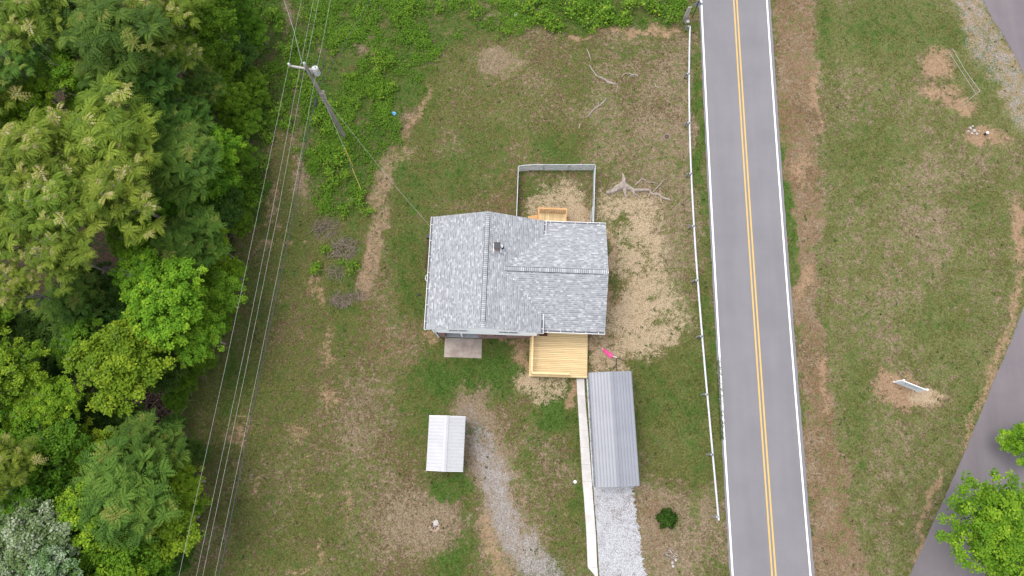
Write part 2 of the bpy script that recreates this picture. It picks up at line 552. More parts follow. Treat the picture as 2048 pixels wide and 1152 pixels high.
# land under the weeds and the wood
g = add(g, m_weeds, 0.72 + 0.5 * (lo2 - 0.5)); lush = add(lush, m_weeds, 0.62 + 0.4 * (lo3 - 0.5)); dirt = dirt * (1 - 0.6 * m_weeds)
for (x, y, rx, ry) in ((570, 30, 12, 40), (605, 340, 10, 60), (600, 180, 12, 40), (750, 100, 30, 14), (860, 112, 30, 14), (820, 240, 30, 14), (1040, 55, 50, 10), (1000, 30, 30, 12)):
    m = blob(x, y, rx, ry); g = plus(g, m, -0.5); pale = plus(pale, m, 0.3)
m = stroke([(560, 430), (520, 560), (480, 700), (450, 800)], 50, 0.8); g = plus(g, m, 0.16); lush = plus(lush, m, 0.12)
g = plus(g, area([(740, 180), (860, 120), (1030, 120), (1030, 420), (880, 430), (770, 420)], 40), 0.10)
# strips beneath the power line, mown short
litter = np.clip(m_woods * (1 - 0.75 * m_weeds), 0, 1)
for a in (g, lush, red, dirt, straw, grav, pale, litter):
    np.clip(a, 0, 1, out=a)

nxg, nyg = GX.shape
V = np.stack([GX, GY, GZ], -1).reshape(-1, 3)
idx = np.arange(nxg * nyg).reshape(nxg, nyg)
Q = np.stack([idx[:-1, :-1], idx[1:, :-1], idx[1:, 1:], idx[:-1, 1:]], -1).reshape(-1, 4)
gm = np_mesh('ground', V, Q, smooth=True)
def zattr(name, *ch):
    at = gm.attributes.new(name, 'FLOAT_COLOR', 'POINT')
    at.data.foreach_set('color', np.stack(ch, -1).reshape(-1).astype(np.float32))
zattr('zone_a', g, lush, red, pale)
zattr('zone_b', dirt, straw, grav, litter)

def ground_mat():
    s = NG('land')
    pos = s.geo()
    def sep(name):
        n = s.node('ShaderNodeAttribute', attribute_name=name)
        c = s.node('ShaderNodeSeparateColor')
        s.t.links.new(n.outputs['Color'], c.inputs[0])
        return c.outputs[0], c.outputs[1], c.outputs[2], n.outputs['Alpha']
    g_, lu, rd, pl = sep('zone_a')
    di, st, gr, li = sep('zone_b')
    nf = s.noise(pos, 8.0, 4, 0.72)          # blades and crumbs
    nf2 = s.noise(pos, 11.0, 3, 0.7, off=31)
    nm = s.noise(pos, 2.7, 5, 0.70, off=5)   # hand-sized to step-sized mottling
    nv = s.noise(pos, 2.2, 6, 0.74, off=13)
    nu = s.noise(pos, 3.2, 5, 0.72, off=57)
    nl = s.noise(pos, 1.2, 5, 0.68, off=83)
    def th(m, k1, k2, w, off=0.5, n1=nm, n2=nf, only=False):
        a = s.math('MULTIPLY_ADD', s.math('SUBTRACT', n1, 0.5), k1, m)
        a = s.math('MULTIPLY_ADD', s.math('SUBTRACT', n2, 0.5), k2, a)
        r = s.step(a, off - w, off + w)
        return s.math('MULTIPLY', r, s.step(m, 0.02, 0.22)) if only else r
    # thatch: brown to pale pinkish tan
    brown = s.ramp(nf, [(0.28, (0.045, 0.032, 0.016)), (0.5, (0.108, 0.078, 0.040)), (0.70, (0.185, 0.138, 0.076))])
    tan = s.ramp(nf, [(0.28, (0.085, 0.060, 0.036)), (0.48, (0.182, 0.134, 0.086)), (0.70, (0.310, 0.240, 0.166))])
    dry = s.mix(th(pl, 2.6, 0.9, 0.30, 0.52, nu), brown, tan)
    rust = s.ramp(nf2, [(0.3, (0.075, 0.042, 0.022)), (0.5, (0.160, 0.092, 0.050)), (0.7, (0.255, 0.165, 0.098))])
    dry = s.mix(s.math('MULTIPLY', th(rd, 2.4, 0.6, 0.3, 0.58, nm, nf2), 0.70), dry, rust)
    # green
    oliv1 = s.ramp(nf, [(0.28, (0.036, 0.038, 0.009)), (0.5, (0.087, 0.092, 0.025)), (0.70, (0.152, 0.155, 0.053))])
    oliv2 = s.ramp(nf, [(0.28, (0.058, 0.061, 0.019)), (0.5, (0.124, 0.127, 0.046)), (0.70, (0.204, 0.202, 0.086))])
    olive = s.mix(th(pl, 1.6, 0.0, 0.32, 0.6, nl), oliv1, oliv2)
    vivid = s.ramp(nf2, [(0.28, (0.022, 0.040, 0.007)), (0.5, (0.050, 0.090, 0.015)), (0.70, (0.096, 0.156, 0.034))])
    grn = s.mix(th(lu, 2.4, 0.5, 0.34, 0.52, nl), olive, vivid)
    col = s.mix(th(g_, 3.3, 1.3, 0.20, 0.5, nv), dry, grn)
    # bare clay
    soil = s.ramp(s.math('ADD', s.math('MULTIPLY', nf, 0.6), s.math('MULTIPLY', nm, 0.4)), [(0.3, (0.140, 0.086, 0.050)), (0.5, (0.262, 0.168, 0.102)), (0.7, (0.380, 0.272, 0.180))])
    col = s.mix(s.math('MULTIPLY', th(di, 2.6, 1.6, 0.32, 0.52, nu, nf2, True), 0.92), col, soil)
    # straw
    strw = s.ramp(s.noise(pos, 12.0, 4, 0.75, off=71), [(0.30, (0.150, 0.108, 0.066)), (0.46, (0.305, 0.228, 0.146)), (0.66, (0.455, 0.360, 0.245))])
    col = s.mix(s.math('MULTIPLY', th(st, 2.6, 2.4, 0.34, 0.50, nm, nf2, True), 0.95), col, strw)
    # gravel
    vc = s.voro(pos, 15.0)
    gcol = s.mix(s.math('MULTIPLY', nf2, 0.4), s.ramp(vc, [(0.05, (0.125, 0.112, 0.106)), (0.45, (0.245, 0.225, 0.215)), (0.95, (0.40, 0.375, 0.365))]), (0.17, 0.13, 0.10))
    col = s.mix(s.math('MULTIPLY', th(gr, 1.8, 2.6, 0.36, 0.50, nl, nf2, True), 0.9), col, gcol)
    # leaf litter under the trees
    lit = s.ramp(nf, [(0.3, (0.016, 0.012, 0.008)), (0.5, (0.050, 0.034, 0.022)), (0.72, (0.13, 0.088, 0.058))])
    lit = s.mix(s.step(nm, 0.5, 0.6), lit, (0.022, 0.036, 0.012))
    col = s.mix(th(li, 1.5, 0.5, 0.25, 0.5, nm, nf, True), col, lit)
    hgt = s.math('ADD', nf, s.math('MULTIPLY', nm, 0.8))
    s.bump(hgt, 0.8, 0.10)
    return s.fin(col, 0.95, 0, 0.1)
gm.materials.append(ground_mat())
ground = link(bpy.data.objects.new('ground', gm))
tag(ground, kind='structure')

# zones can be looked up again for planting
def zone(arr, x, y):
    i = np.clip(np.searchsorted(gx, x), 0, nxg - 1)
    j = np.clip(np.searchsorted(gy, y), 0, nyg - 1)
    return arr[i, j]

# ================================================================== ROADS
def fit(pts, z=0.0, deg=2):
    q = np.array([P(a, b, z) for a, b in pts])
    return np.poly1d(np.polyfit(q[:, 1], q[:, 0], deg))
f_left = fit([(1403.5, 0), (1414, 300), (1428, 500), (1440.6, 700), (1464.5, 1152)])
f_right = fit([(1534, 0), (1552.5, 300), (1585, 700), (1620.5, 1152)])
f_mid = fit([(1471.3, 0), (1486.6, 300), (1518, 700), (1547, 1152)])

def asphalt(name, base, warm):
    s = NG(name)
    pos = s.geo()
    n1 = s.noise(s.scale(pos, (0.55, 0.05, 1)), 1.2, 4, 0.55)       # wheel tracks lengthwise
    n2 = s.noise(pos, 55.0, 2, 0.8)
    n3 = s.noise(pos, 0.35, 4, 0.6)
    k = s.math('ADD', s.math('MULTIPLY', n1, 0.5), s.math('MULTIPLY', n3, 0.5))
    col = s.mix(s.step(k, 0.3, 0.7), tuple(c * 0.93 for c in base), tuple(c * 1.06 for c in warm))
    col = s.mix(s.math('MULTIPLY', s.step(n2, 0.35, 0.7), 0.35), col, tuple(c * 0.62 for c in base))
    n4 = s.noise(pos, 1.6, 5, 0.7)
    col = s.mix(s.math('MULTIPLY', s.step(n4, 0.66, 0.74), 0.35), col, tuple(c * 0.7 for c in base))
    s.bump(n2, 0.35, 0.01)
    return s.fin(col, 0.85, 0, 0.25)
M_ASPH = asphalt('asphalt', (0.174, 0.166, 0.176), (0.184, 0.175, 0.183))
M_ASPH2 = asphalt('lane_asphalt', (0.140, 0.122, 0.130), (0.158, 0.138, 0.142))

def paint(name, c, worn=0.0):
    s = NG(name)
    pos = s.geo()
    n = s.noise(pos, 11.0, 5, 0.75)
    n2 = s.noise(pos, 2.0, 3, 0.6)
    f = s.step(s.math('ADD', s.math('MULTIPLY', n, 0.7), s.math('MULTIPLY', n2, 0.3)), 0.56, 0.70)
    col = s.mix(s.math('MULTIPLY', f, 0.45 + worn), c, (0.22, 0.21, 0.21))
    return s.fin(col, 0.7, 0, 0.3)
M_WHITE = paint('white_road_paint', (0.74, 0.74, 0.74))
M_YEL = paint('yellow_road_paint', (0.54, 0.335, 0.105), 0.15)

def ribbon(name, fa, fb, ys, z, mat, parent=None, thick=None, ragged=0.0):
    mb = MB()
    rows = []
    for i, y in enumerate(ys):
        ra = ragged * (random.random() - 0.5)
        rb = ragged * (random.random() - 0.5)
        rows.append(((fa(y) + ra, y), (fb(y) + rb, y)))
    n = len(rows)
    i0 = 0
    for a, b in rows:
        mb.v += [(a[0], a[1], z), (b[0], b[1], z)]
        mb.t += [0.5, 0.5]
        if thick:
            mb.v += [(a[0] - 0.05, a[1], z - thick), (b[0] + 0.05, b[1], z - thick)]
            mb.t += [0.5, 0.5]
    k = 4 if thick else 2
    for i in range(n - 1):
        a, b = i * k, (i + 1) * k
        mb.f.append((a, a + 1, b + 1, b))
        if thick:
            mb.f.append((a + 2, a, b, b + 2))
            mb.f.append((a + 1, a + 3, b + 3, b + 1))
    return mb.build(name, mat, parent)

YS = np.arange(-150, 190, 0.5)
Yc = np.clip(YS, -40, 70)
def ext(f):
    d = f.deriv()
    def h(y):
        if y > 60: return f(60) + d(60) * (y - 60)
        if y < -30: return f(-30) + d(-30) * (y + 30)
        return f(y)
    return h
fl, fr, fm = ext(f_left), ext(f_right), ext(f_mid)
road = ribbon('road', lambda y: fl(y) - 0.20, lambda y: fr(y) + 0.30, YS, 0.02, M_ASPH, None, 0.12, 0.06)
tag(road, kind='structure')
ribbon('edge_line', lambda y: fr(y) - 0.065, lambda y: fr(y) + 0.065, YS, 0.026, M_WHITE, road)
# west edge line, nibbled by turf beside the guardrail
ribbon('edge_line', lambda y: fl(y) - 0.065, lambda y: fl(y) + 0.065, YS, 0.026, M_WHITE, road)
for s_ in (-1, 1):
    ribbon('centre_line', lambda y, s_=s_: fm(y) + s_ * 0.135 - 0.06, lambda y, s_=s_: fm(y) + s_ * 0.135 + 0.06, YS, 0.026, M_YEL, road)

# side lane curving past the field
def lane_pts():
    L = [(1925, -160), (1968, 0), (2010, 75), (2048, 150), (2090, 260), (2105, 380), (2090, 500), (2052, 605), (2020, 690), (1988, 762), (1932, 900), (1880, 1020), (1820, 1155), (1760, 1290), (1700, 1430)]
    W = [P(a, b, 0) for a, b in L]
    # smooth by Catmull-Rom
    out = []
    for i in range(1, len(W) - 2):
        p0, p1, p2, p3 = (np.array(W[i + k]) for k in (-1, 0, 1, 2))
        for t in np.linspace(0, 1, 12, endpoint=False):
            out.append(0.5 * ((2 * p1) + (-p0 + p2) * t + (2 * p0 - 5 * p1 + 4 * p2 - p3) * t * t + (-p0 + 3 * p1 - 3 * p2 + p3) * t ** 3))
    return np.array(out)
LP = lane_pts()
mb = MB()
dT = np.gradient(LP, axis=0)
dT /= np.linalg.norm(dT, axis=1)[:, None]
NR = np.stack([-dT[:, 1], dT[:, 0]], -1)           # left of travel (travel is southwards -> points east)
LANE_W = 4.7
for i, (p, n) in enumerate(zip(LP, NR)):
    j = 0.10 * (random.random() - 0.5)
    for q in (p + n * j, p + n * LANE_W):
        mb.v.append((q[0], q[1], float(gz(q[0], q[1])) + 0.05))
        mb.t.append(0.5)
    for q in (p - n * 0.06, p + n * (LANE_W + 0.06)):
        mb.v.append((q[0], q[1], float(gz(q[0], q[1])) - 0.06))
        mb.t.append(0.5)
for i in range(len(LP) - 1):
    a, b = 4 * i, 4 * i + 4
    mb.f += [(a, b, b + 1, a + 1), (a + 2, b + 2, b, a), (a + 1, b + 1, b + 3, a + 3)]
lane = mb.build('side_road', M_ASPH2)
tag(lane, kind='structure')

# ================================================================== MATERIALS FOR BUILT THINGS
M_SHINGLE = None
def shingle_mat():
    s = NG('shingle')
    t = s.attr('tint')
    n = s.noise(s.coord(), 60.0, 2, 0.8)
    n2 = s.noise(s.coord(), 0.7, 3, 0.6)
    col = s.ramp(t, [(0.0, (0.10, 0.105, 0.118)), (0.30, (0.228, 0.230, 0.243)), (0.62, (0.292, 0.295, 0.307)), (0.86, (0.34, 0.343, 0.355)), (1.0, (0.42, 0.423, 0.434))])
    col = s.mix(s.math('MULTIPLY', s.step(n, 0.35, 0.75), 0.22), col, (0.12, 0.125, 0.14))
    col = s.mix(s.math('MULTIPLY', s.step(n2, 0.4, 0.7), 0.10), col, (0.30, 0.30, 0.30))
    return s.fin(col, 0.9, 0, 0.15)
M_SHINGLE = shingle_mat()
M_DARKEDGE = simple('ridge_vent_black', (0.018, 0.019, 0.022), (0.030, 0.031, 0.035), 20, 0.7)
M_TRIM = simple('white_trim', (0.72, 0.73, 0.74), (0.80, 0.80, 0.80), 2.0, 0.5, tint=0.1)
M_SIDING = simple('white_siding', (0.78, 0.79, 0.79), (0.83, 0.83, 0.82), 1.2, 0.6)
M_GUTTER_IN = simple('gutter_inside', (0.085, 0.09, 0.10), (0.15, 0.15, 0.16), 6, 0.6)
M_GLASS = simple('window_glass', (0.045, 0.060, 0.075), (0.085, 0.10, 0.115), 1.5, 0.08, spec=0.7)
M_BLACK = simple('black_metal', (0.016, 0.017, 0.019), (0.030, 0.031, 0.034), 8, 0.45)
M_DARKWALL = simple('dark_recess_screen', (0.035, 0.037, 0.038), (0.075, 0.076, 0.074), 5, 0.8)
M_CONC = simple('concrete_grey', (0.25, 0.205, 0.172), (0.335, 0.290, 0.250), 1.1, 0.9, bump=0.2, fine=60)
M_CONC_LT = simple('concrete_pale', (0.43, 0.405, 0.385), (0.52, 0.495, 0.475), 1.6, 0.9, bump=0.15, fine=60, tint=0.12)
M_CONC_SLAB = simple('slab_bluish', (0.30, 0.31, 0.32), (0.37, 0.375, 0.38), 2, 0.9)
M_WOOD = simple('new_pine', (0.50, 0.358, 0.180), (0.64, 0.480, 0.262), 1.3, 0.75, tint=0.26, fine=14, stretch=(0.5, 9, 9))
M_WOOD_O = simple('orange_pine', (0.42, 0.215, 0.085), (0.56, 0.315, 0.135), 1.3, 0.75, tint=0.3, fine=14)
M_WOOD_OLD = simple('weathered_wood', (0.24, 0.215, 0.19), (0.42, 0.39, 0.355), 1.8, 0.9, fine=30, stretch=(4, 4, 0.5), bump=0.3)
M_POLE = simple('pole_wood', (0.15, 0.128, 0.11), (0.29, 0.26, 0.23), 1.5, 0.9, fine=30, stretch=(5, 5, 0.4), bump=0.3)
M_GALV = simple('galvanised_steel', (0.36, 0.38, 0.40), (0.52, 0.54, 0.56), 3, 0.45, metal=0.35, spec=0.5)
M_RAIL = simple('guardrail_steel', (0.42, 0.43, 0.44), (0.60, 0.60, 0.60), 2.2, 0.5, metal=0.3, spec=0.5)
M_POSTST = simple('post_steel', (0.24, 0.25, 0.27), (0.36, 0.37, 0.39), 5, 0.55, metal=0.3)
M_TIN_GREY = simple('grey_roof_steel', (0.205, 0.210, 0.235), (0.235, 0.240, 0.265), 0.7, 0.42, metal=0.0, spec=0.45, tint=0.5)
M_TIN_WHITE = simple('white_roof_steel', (0.38, 0.372, 0.382), (0.43, 0.422, 0.432), 0.8, 0.4, spec=0.45, tint=0.1)
M_MAT = simple('brown_door_mat', (0.065, 0.028, 0.018), (0.095, 0.043, 0.028), 30, 0.95)
M_PINK = simple('pink_fabric', (0.50, 0.035, 0.15), (0.62, 0.07, 0.24), 4, 0.7)
M_WHITEP = simple('white_plastic', (0.66, 0.66, 0.66), (0.76, 0.76, 0.75), 3, 0.5)
M_BLUE = simple('blue_plastic', (0.06, 0.30, 0.52), (0.16, 0.45, 0.66), 6, 0.5)
M_YELLOW = simple('yellow_plastic', (0.60, 0.40, 0.03), (0.70, 0.48, 0.05), 3, 0.5)
M_CERAM = simple('grey_porcelain', (0.42, 0.44, 0.46), (0.56, 0.57, 0.58), 4, 0.35, spec=0.5)
M_WIRE = simple('bare_aluminium_wire', (0.36, 0.355, 0.34), (0.46, 0.45, 0.43), 2, 0.6, metal=0.0)
M_CABLE = simple('black_cable', (0.030, 0.032, 0.036), (0.055, 0.056, 0.06), 4, 0.6)
M_STONE = simple('pale_stone', (0.27, 0.245, 0.22), (0.40, 0.37, 0.345), 5, 0.9, bump=0.3)
M_DEADWOOD = simple('bleached_driftwood', (0.17, 0.135, 0.110), (0.31, 0.262, 0.225), 4, 0.95, bump=0.3, tint=0.5)
M_SIGN = simple('pale_blue_sign_board', (0.50, 0.57, 0.62), (0.56, 0.62, 0.67), 1.5, 0.5)
M_RUST = simple('rusty_iron', (0.055, 0.035, 0.026), (0.115, 0.065, 0.042), 12, 0.85)
M_CLAY = simple('dry_clay', (0.25, 0.165, 0.11), (0.36, 0.26, 0.185), 5, 0.95, bump=0.4)

def brick_mat():
    s = NG('red_brick')
    c = s.coord()
    n = s.node('ShaderNodeTexBrick')
    sp = s.node('ShaderNodeSeparateXYZ')
    s.put(sp.inputs[0], c)
    cb = s.node('ShaderNodeCombineXYZ')
    s.put(cb.inputs[0], s.math('ADD', sp.outputs[0], sp.outputs[1]))
    s.put(cb.inputs[1], sp.outputs[2])
    s.put(n.inputs['Vector'], cb.outputs[0])
    n.inputs['Color1'].default_value = (0.155, 0.058, 0.050, 1)
    n.inputs['Color2'].default_value = (0.235, 0.105, 0.090, 1)
    n.inputs['Mortar'].default_value = (0.34, 0.29, 0.27, 1)
    n.inputs['Scale'].default_value = 1.0
    n.inputs['Mortar Size'].default_value = 0.012
    n.inputs['Brick Width'].default_value = 0.22
    n.inputs['Row Height'].default_value = 0.08
    return s.fin(n.outputs[0], 0.9, 0, 0.15)
M_BRICK = brick_mat()

# ================================================================== HOUSE
HOUSE_RZ = math.radians(-2.1)
house = empty('house', (-6.31, 8.01, -1.6), HOUSE_RZ)
tag(house, 'white sided house with grey shingle roof above a red brick basement', 'house')
Z0 = -1.6                                             # house frame sits on the basement floor
def hz(z): return z - Z0
UE, VE = 8.43, 8.70                                   # main block, eaves to eaves
EAVE, RIDGE = hz(3.6), hz(5.4)
SL = (RIDGE - EAVE) / (UE / 2)
WV0, WV1, WU1 = 0.39, 8.68, 13.23                     # wing
WE, WR = hz(3.1), hz(4.85)
WM = (WV0 + WV1) / 2
WSL = (WR - WE) / (WM - WV0)
uj = UE / 2 + (RIDGE - WR) / SL                       # where the wing ridge dies into the main slope
vj0 = WV0 + (EAVE - WE) / WSL
vj1 = WV1 - (EAVE - WE) / WSL

def wall_slab(name, mat, pts, z0, z1):
    return MB().prism(pts, z0, z1).build(name, mat, house)
OV = 0.22
# brick basement as a box ring with an opening in the south face
bt = hz(0.95)
bu0, bu1 = OV, UE - OV
ro0, ro1 = 0.98, 3.62                                 # recess in the basement front
wt = 0.25
def wbox(name, mat, u0, u1, v0, v1, z0, z1):
    return MB().box(((u0 + u1) / 2, (v0 + v1) / 2, (z0 + z1) / 2), (u1 - u0, v1 - v0, z1 - z0)).build(name, mat, house)
wbox('basement_wall', M_BRICK, bu0, ro0, OV, OV + wt, -0.3, bt)
wbox('basement_wall', M_BRICK, ro1, bu1, OV, OV + wt, -0.3, bt)
wbox('basement_wall', M_BRICK, bu0, bu0 + wt, OV + wt, VE - OV, -0.3, bt)
wbox('basement_wall', M_BRICK, bu0 + wt, bu1, VE - OV - wt, VE - OV, -0.3, bt)
wbox('basement_wall', M_BRICK, bu1 - wt, bu1, OV + wt, VE - OV - wt, -0.3, bt)
wbox('basement_wall', M_BRICK, UE - OV, WU1 - OV, WV0 + 0.35, WV1 - 0.35, hz(-0.8), hz(0.25))
# recess: floor, back screens, post
wbox('recess_floor', M_CONC_SLAB, ro0, ro1, OV + 0.02, OV + 1.2, -0.2, 0.035)
wbox('recess_wall', M_DARKWALL, ro0 - 0.1, ro1 + 0.1, OV + 1.2, OV + 1.3, -0.2, bt)
for k in range(2):
    a = ro0 + 0.05 + k * 1.31
    mb = MB()
    n = 14
    for i in range(n):
        x0, x1 = a + 1.2 * i / n, a + 1.2 * (i + 1) / n
        d0, d1 = 0.30 * math.sin(math.pi * i / n), 0.30 * math.sin(math.pi * (i + 1) / n)
        mb.hexa([(x0, OV + 0.33, bt - 0.35 - d0), (x1, OV + 0.33, bt - 0.35 - d1), (x1, OV + 0.37, bt - 0.35 - d1), (x0, OV + 0.37, bt - 0.35 - d0),
                 (x0, OV + 0.10, bt - 0.02), (x1, OV + 0.10, bt - 0.02), (x1, OV + 0.13, bt - 0.02), (x0, OV + 0.13, bt - 0.02)])
    mb.build('rolled_awning', M_DARKWALL, house)
wbox('porch_post', M_TRIM, (ro0 + ro1) / 2 - 0.05, (ro0 + ro1) / 2 + 0.05, OV + 0.03, OV + 0.13, 0.03, bt)
MB().box(((4.15), OV - 0.01, bt - 0.95), (0.42, 0.03, 0.18)).build('foundation_vent', M_BLACK, house)
bwin = MB().box((5.35, OV - 0.012, bt - 0.28), (0.95, 0.035, 0.46)).build('basement_window', M_GLASS, house)
MB().box((5.35, OV - 0.03, bt - 0.53), (1.05, 0.08, 0.05)).build('sill', M_BRICK, bwin)

# lap siding: each storey wall is a stack of boards (far too fine to pick apart: one mesh each wall)
def lap(name, p0, p1, z0, ztop, out):
    """clapboards from p0 to p1; ztop(s) gives the top height at fraction s"""
    mb = MB()
    p0, p1, out = Vector(p0), Vector(p1), Vector(out)
    z = z0
    N = 24
    while z < max(ztop(0), ztop(0.5), ztop(1)):
        for i in range(N):
            s0, s1 = i / N, (i + 1) / N
            t = min(ztop(s0), ztop(s1))
            h = min(z + 0.14, t)
            if h <= z + 0.01: continue
            a, b = p0.lerp(p1, s0), p0.lerp(p1, s1)
            mb.poly([(*(a + out * 0.028), z), (*(b + out * 0.028), z), (*(b + out * 0.006), h), (*(a + out * 0.006), h)])
            mb.poly([(*(a + out * 0.0), z), (*(b + out * 0.0), z), (*(b + out * 0.028), z), (*(a + out * 0.028), z)])
        z += 0.14
    return mb.build(name, M_SIDING, house)
def gtop(s):
    u = bu0 + s * (bu1 - bu0)
    return RIDGE - abs(u - UE / 2) * SL - 0.10
V2 = lambda x, y: (x, y)
lap('siding', (bu0, OV), (bu1, OV), bt, gtop, (0, -1))
lap('siding', (bu1, VE - OV), (bu0, VE - OV), bt, gtop, (0, 1))
lap('siding', (bu0, VE - OV), (bu0, OV), bt, lambda s: EAVE - 0.02, (-1, 0))
lap('siding', (bu1, OV), (bu1, VE - OV), bt, lambda s: EAVE - 0.02, (1, 0))
wv0, wv1, wu1 = WV0 + 0.33, WV1 - 0.33, WU1 - OV
def wtop(s):
    v = wv0 + s * (wv1 - wv0)
    return WR - abs(v - WM) * WSL - 0.10
lap('siding', (bu1, wv0), (wu1, wv0), hz(0.25), lambda s: WE + 0.05, (0, -1))
lap('siding', (wu1, wv1), (bu1, wv1), hz(0.25), lambda s: WE + 0.05, (0, 1))
lap('siding', (wu1, wv0), (wu1, wv1), hz(0.25), wtop, (1, 0))
# windows on the gable and door on the deck
def window(u, v, z, w_, h_, ax, out):
    d = (w_, 0.05, h_) if ax == 'u' else (0.05, w_, h_)
    o = MB().box((u, v, z), d).build('window', M_GLASS, house)
    fr_ = MB()
    for s_ in (-1, 1):
        if ax == 'u':
            fr_.box((u + s_ * w_ / 2, v + out * 0.02, z), (0.09, 0.09, h_ + 0.18))
            fr_.box((u, v + out * 0.025, z + s_ * h_ / 2), (w_ - 0.09, 0.09, 0.09))
        else:
            fr_.box((u + out * 0.02, v + s_ * w_ / 2, z), (0.09, 0.09, h_ + 0.18))
            fr_.box((u + out * 0.025, v, z + s_ * h_ / 2), (0.09, w_ - 0.09, 0.09))
    if ax == 'u': fr_.box((u, v + out * 0.02, z), (0.06, 0.07, h_ - 0.09))
    fr_.build('frame', M_TRIM, o)
    return o
window(2.25, OV - 0.01, bt + 1.55, 1.45, 0.95, 'u', -1)
window(6.05, OV - 0.01, bt + 1.55, 1.45, 0.95, 'u', -1)
window(wu1 + 0.02, 2.6, hz(1.8), 1.2, 1.2, 'v', 1)
window(wu1 + 0.02, 6.6, hz(1.8), 1.2, 1.2, 'v', 1)
window(bu0 - 0.01, 6.0, hz(2.4), 1.0, 1.2, 'v', -1)
door = MB().box((9.0, wv0 - 0.02, hz(1.36)), (0.92, 0.06, 2.05)).build('door', M_TRIM, house)
MB().box((9.33, wv0 - 0.07, hz(1.35)), (0.05, 0.06, 0.12)).build('handle', M_BLACK, door)
window(11.2, wv0 - 0.01, hz(1.8), 1.4, 1.1, 'u', -1)
door = MB().box((9.9, wv1 + 0.02, hz(1.36)), (0.92, 0.06, 2.05)).build('door', M_TRIM, house)
MB().box((10.2, wv1 + 0.07, hz(1.35)), (0.05, 0.06, 0.12)).build('handle', M_BLACK, door)

# ---- roof deck and shingles
roof = None
def zmain(u): return RIDGE - abs(u - UE / 2) * SL
def zwing(v): return WR - abs(v - WM) * WSL
deck_mb = MB()
def plane(pts, zf, th=0.14):
    top = [Vector((u, v, zf(u, v))) for u, v in pts]
    bot = [p - Vector((0, 0, th)) for p in top]
    n = len(pts)
    deck_mb.poly(top)
    deck_mb.poly(list(reversed(bot)))
    for i in range(n):
        j = (i + 1) % n
        deck_mb.poly([bot[i], bot[j], top[j], top[i]])
PL_L = [(0, 0), (UE / 2, 0), (UE / 2, VE), (0, VE)]
PL_R = [(UE / 2, 0), (UE, 0), (UE, vj0), (uj, WM), (UE, vj1), (UE, VE), (UE / 2, VE)]
PL_S = [(uj, WM), (UE, vj0), (UE, WV0), (WU1, WV0), (WU1, WM)]
PL_N = [(uj, WM), (WU1, WM), (WU1, WV1), (UE, WV1), (UE, vj1)]
fm_ = lambda u, v: zmain(u) - 0.012
fw_ = lambda u, v: zwing(v) - 0.012
plane(PL_L, fm_); plane(PL_R, fm_); plane(PL_S, fw_); plane(PL_N, fw_)
roof = deck_mb.build('roof', M_TRIM, house)

def inpoly(x, y, pts):
    c = False
    n = len(pts)
    for i in range(n):
        (x1, y1), (x2, y2) = pts[i], pts[(i + 1) % n]
        if (y1 > y) != (y2 > y) and x < (x2 - x1) * (y - y1) / (y2 - y1) + x1: c = not c
    return c

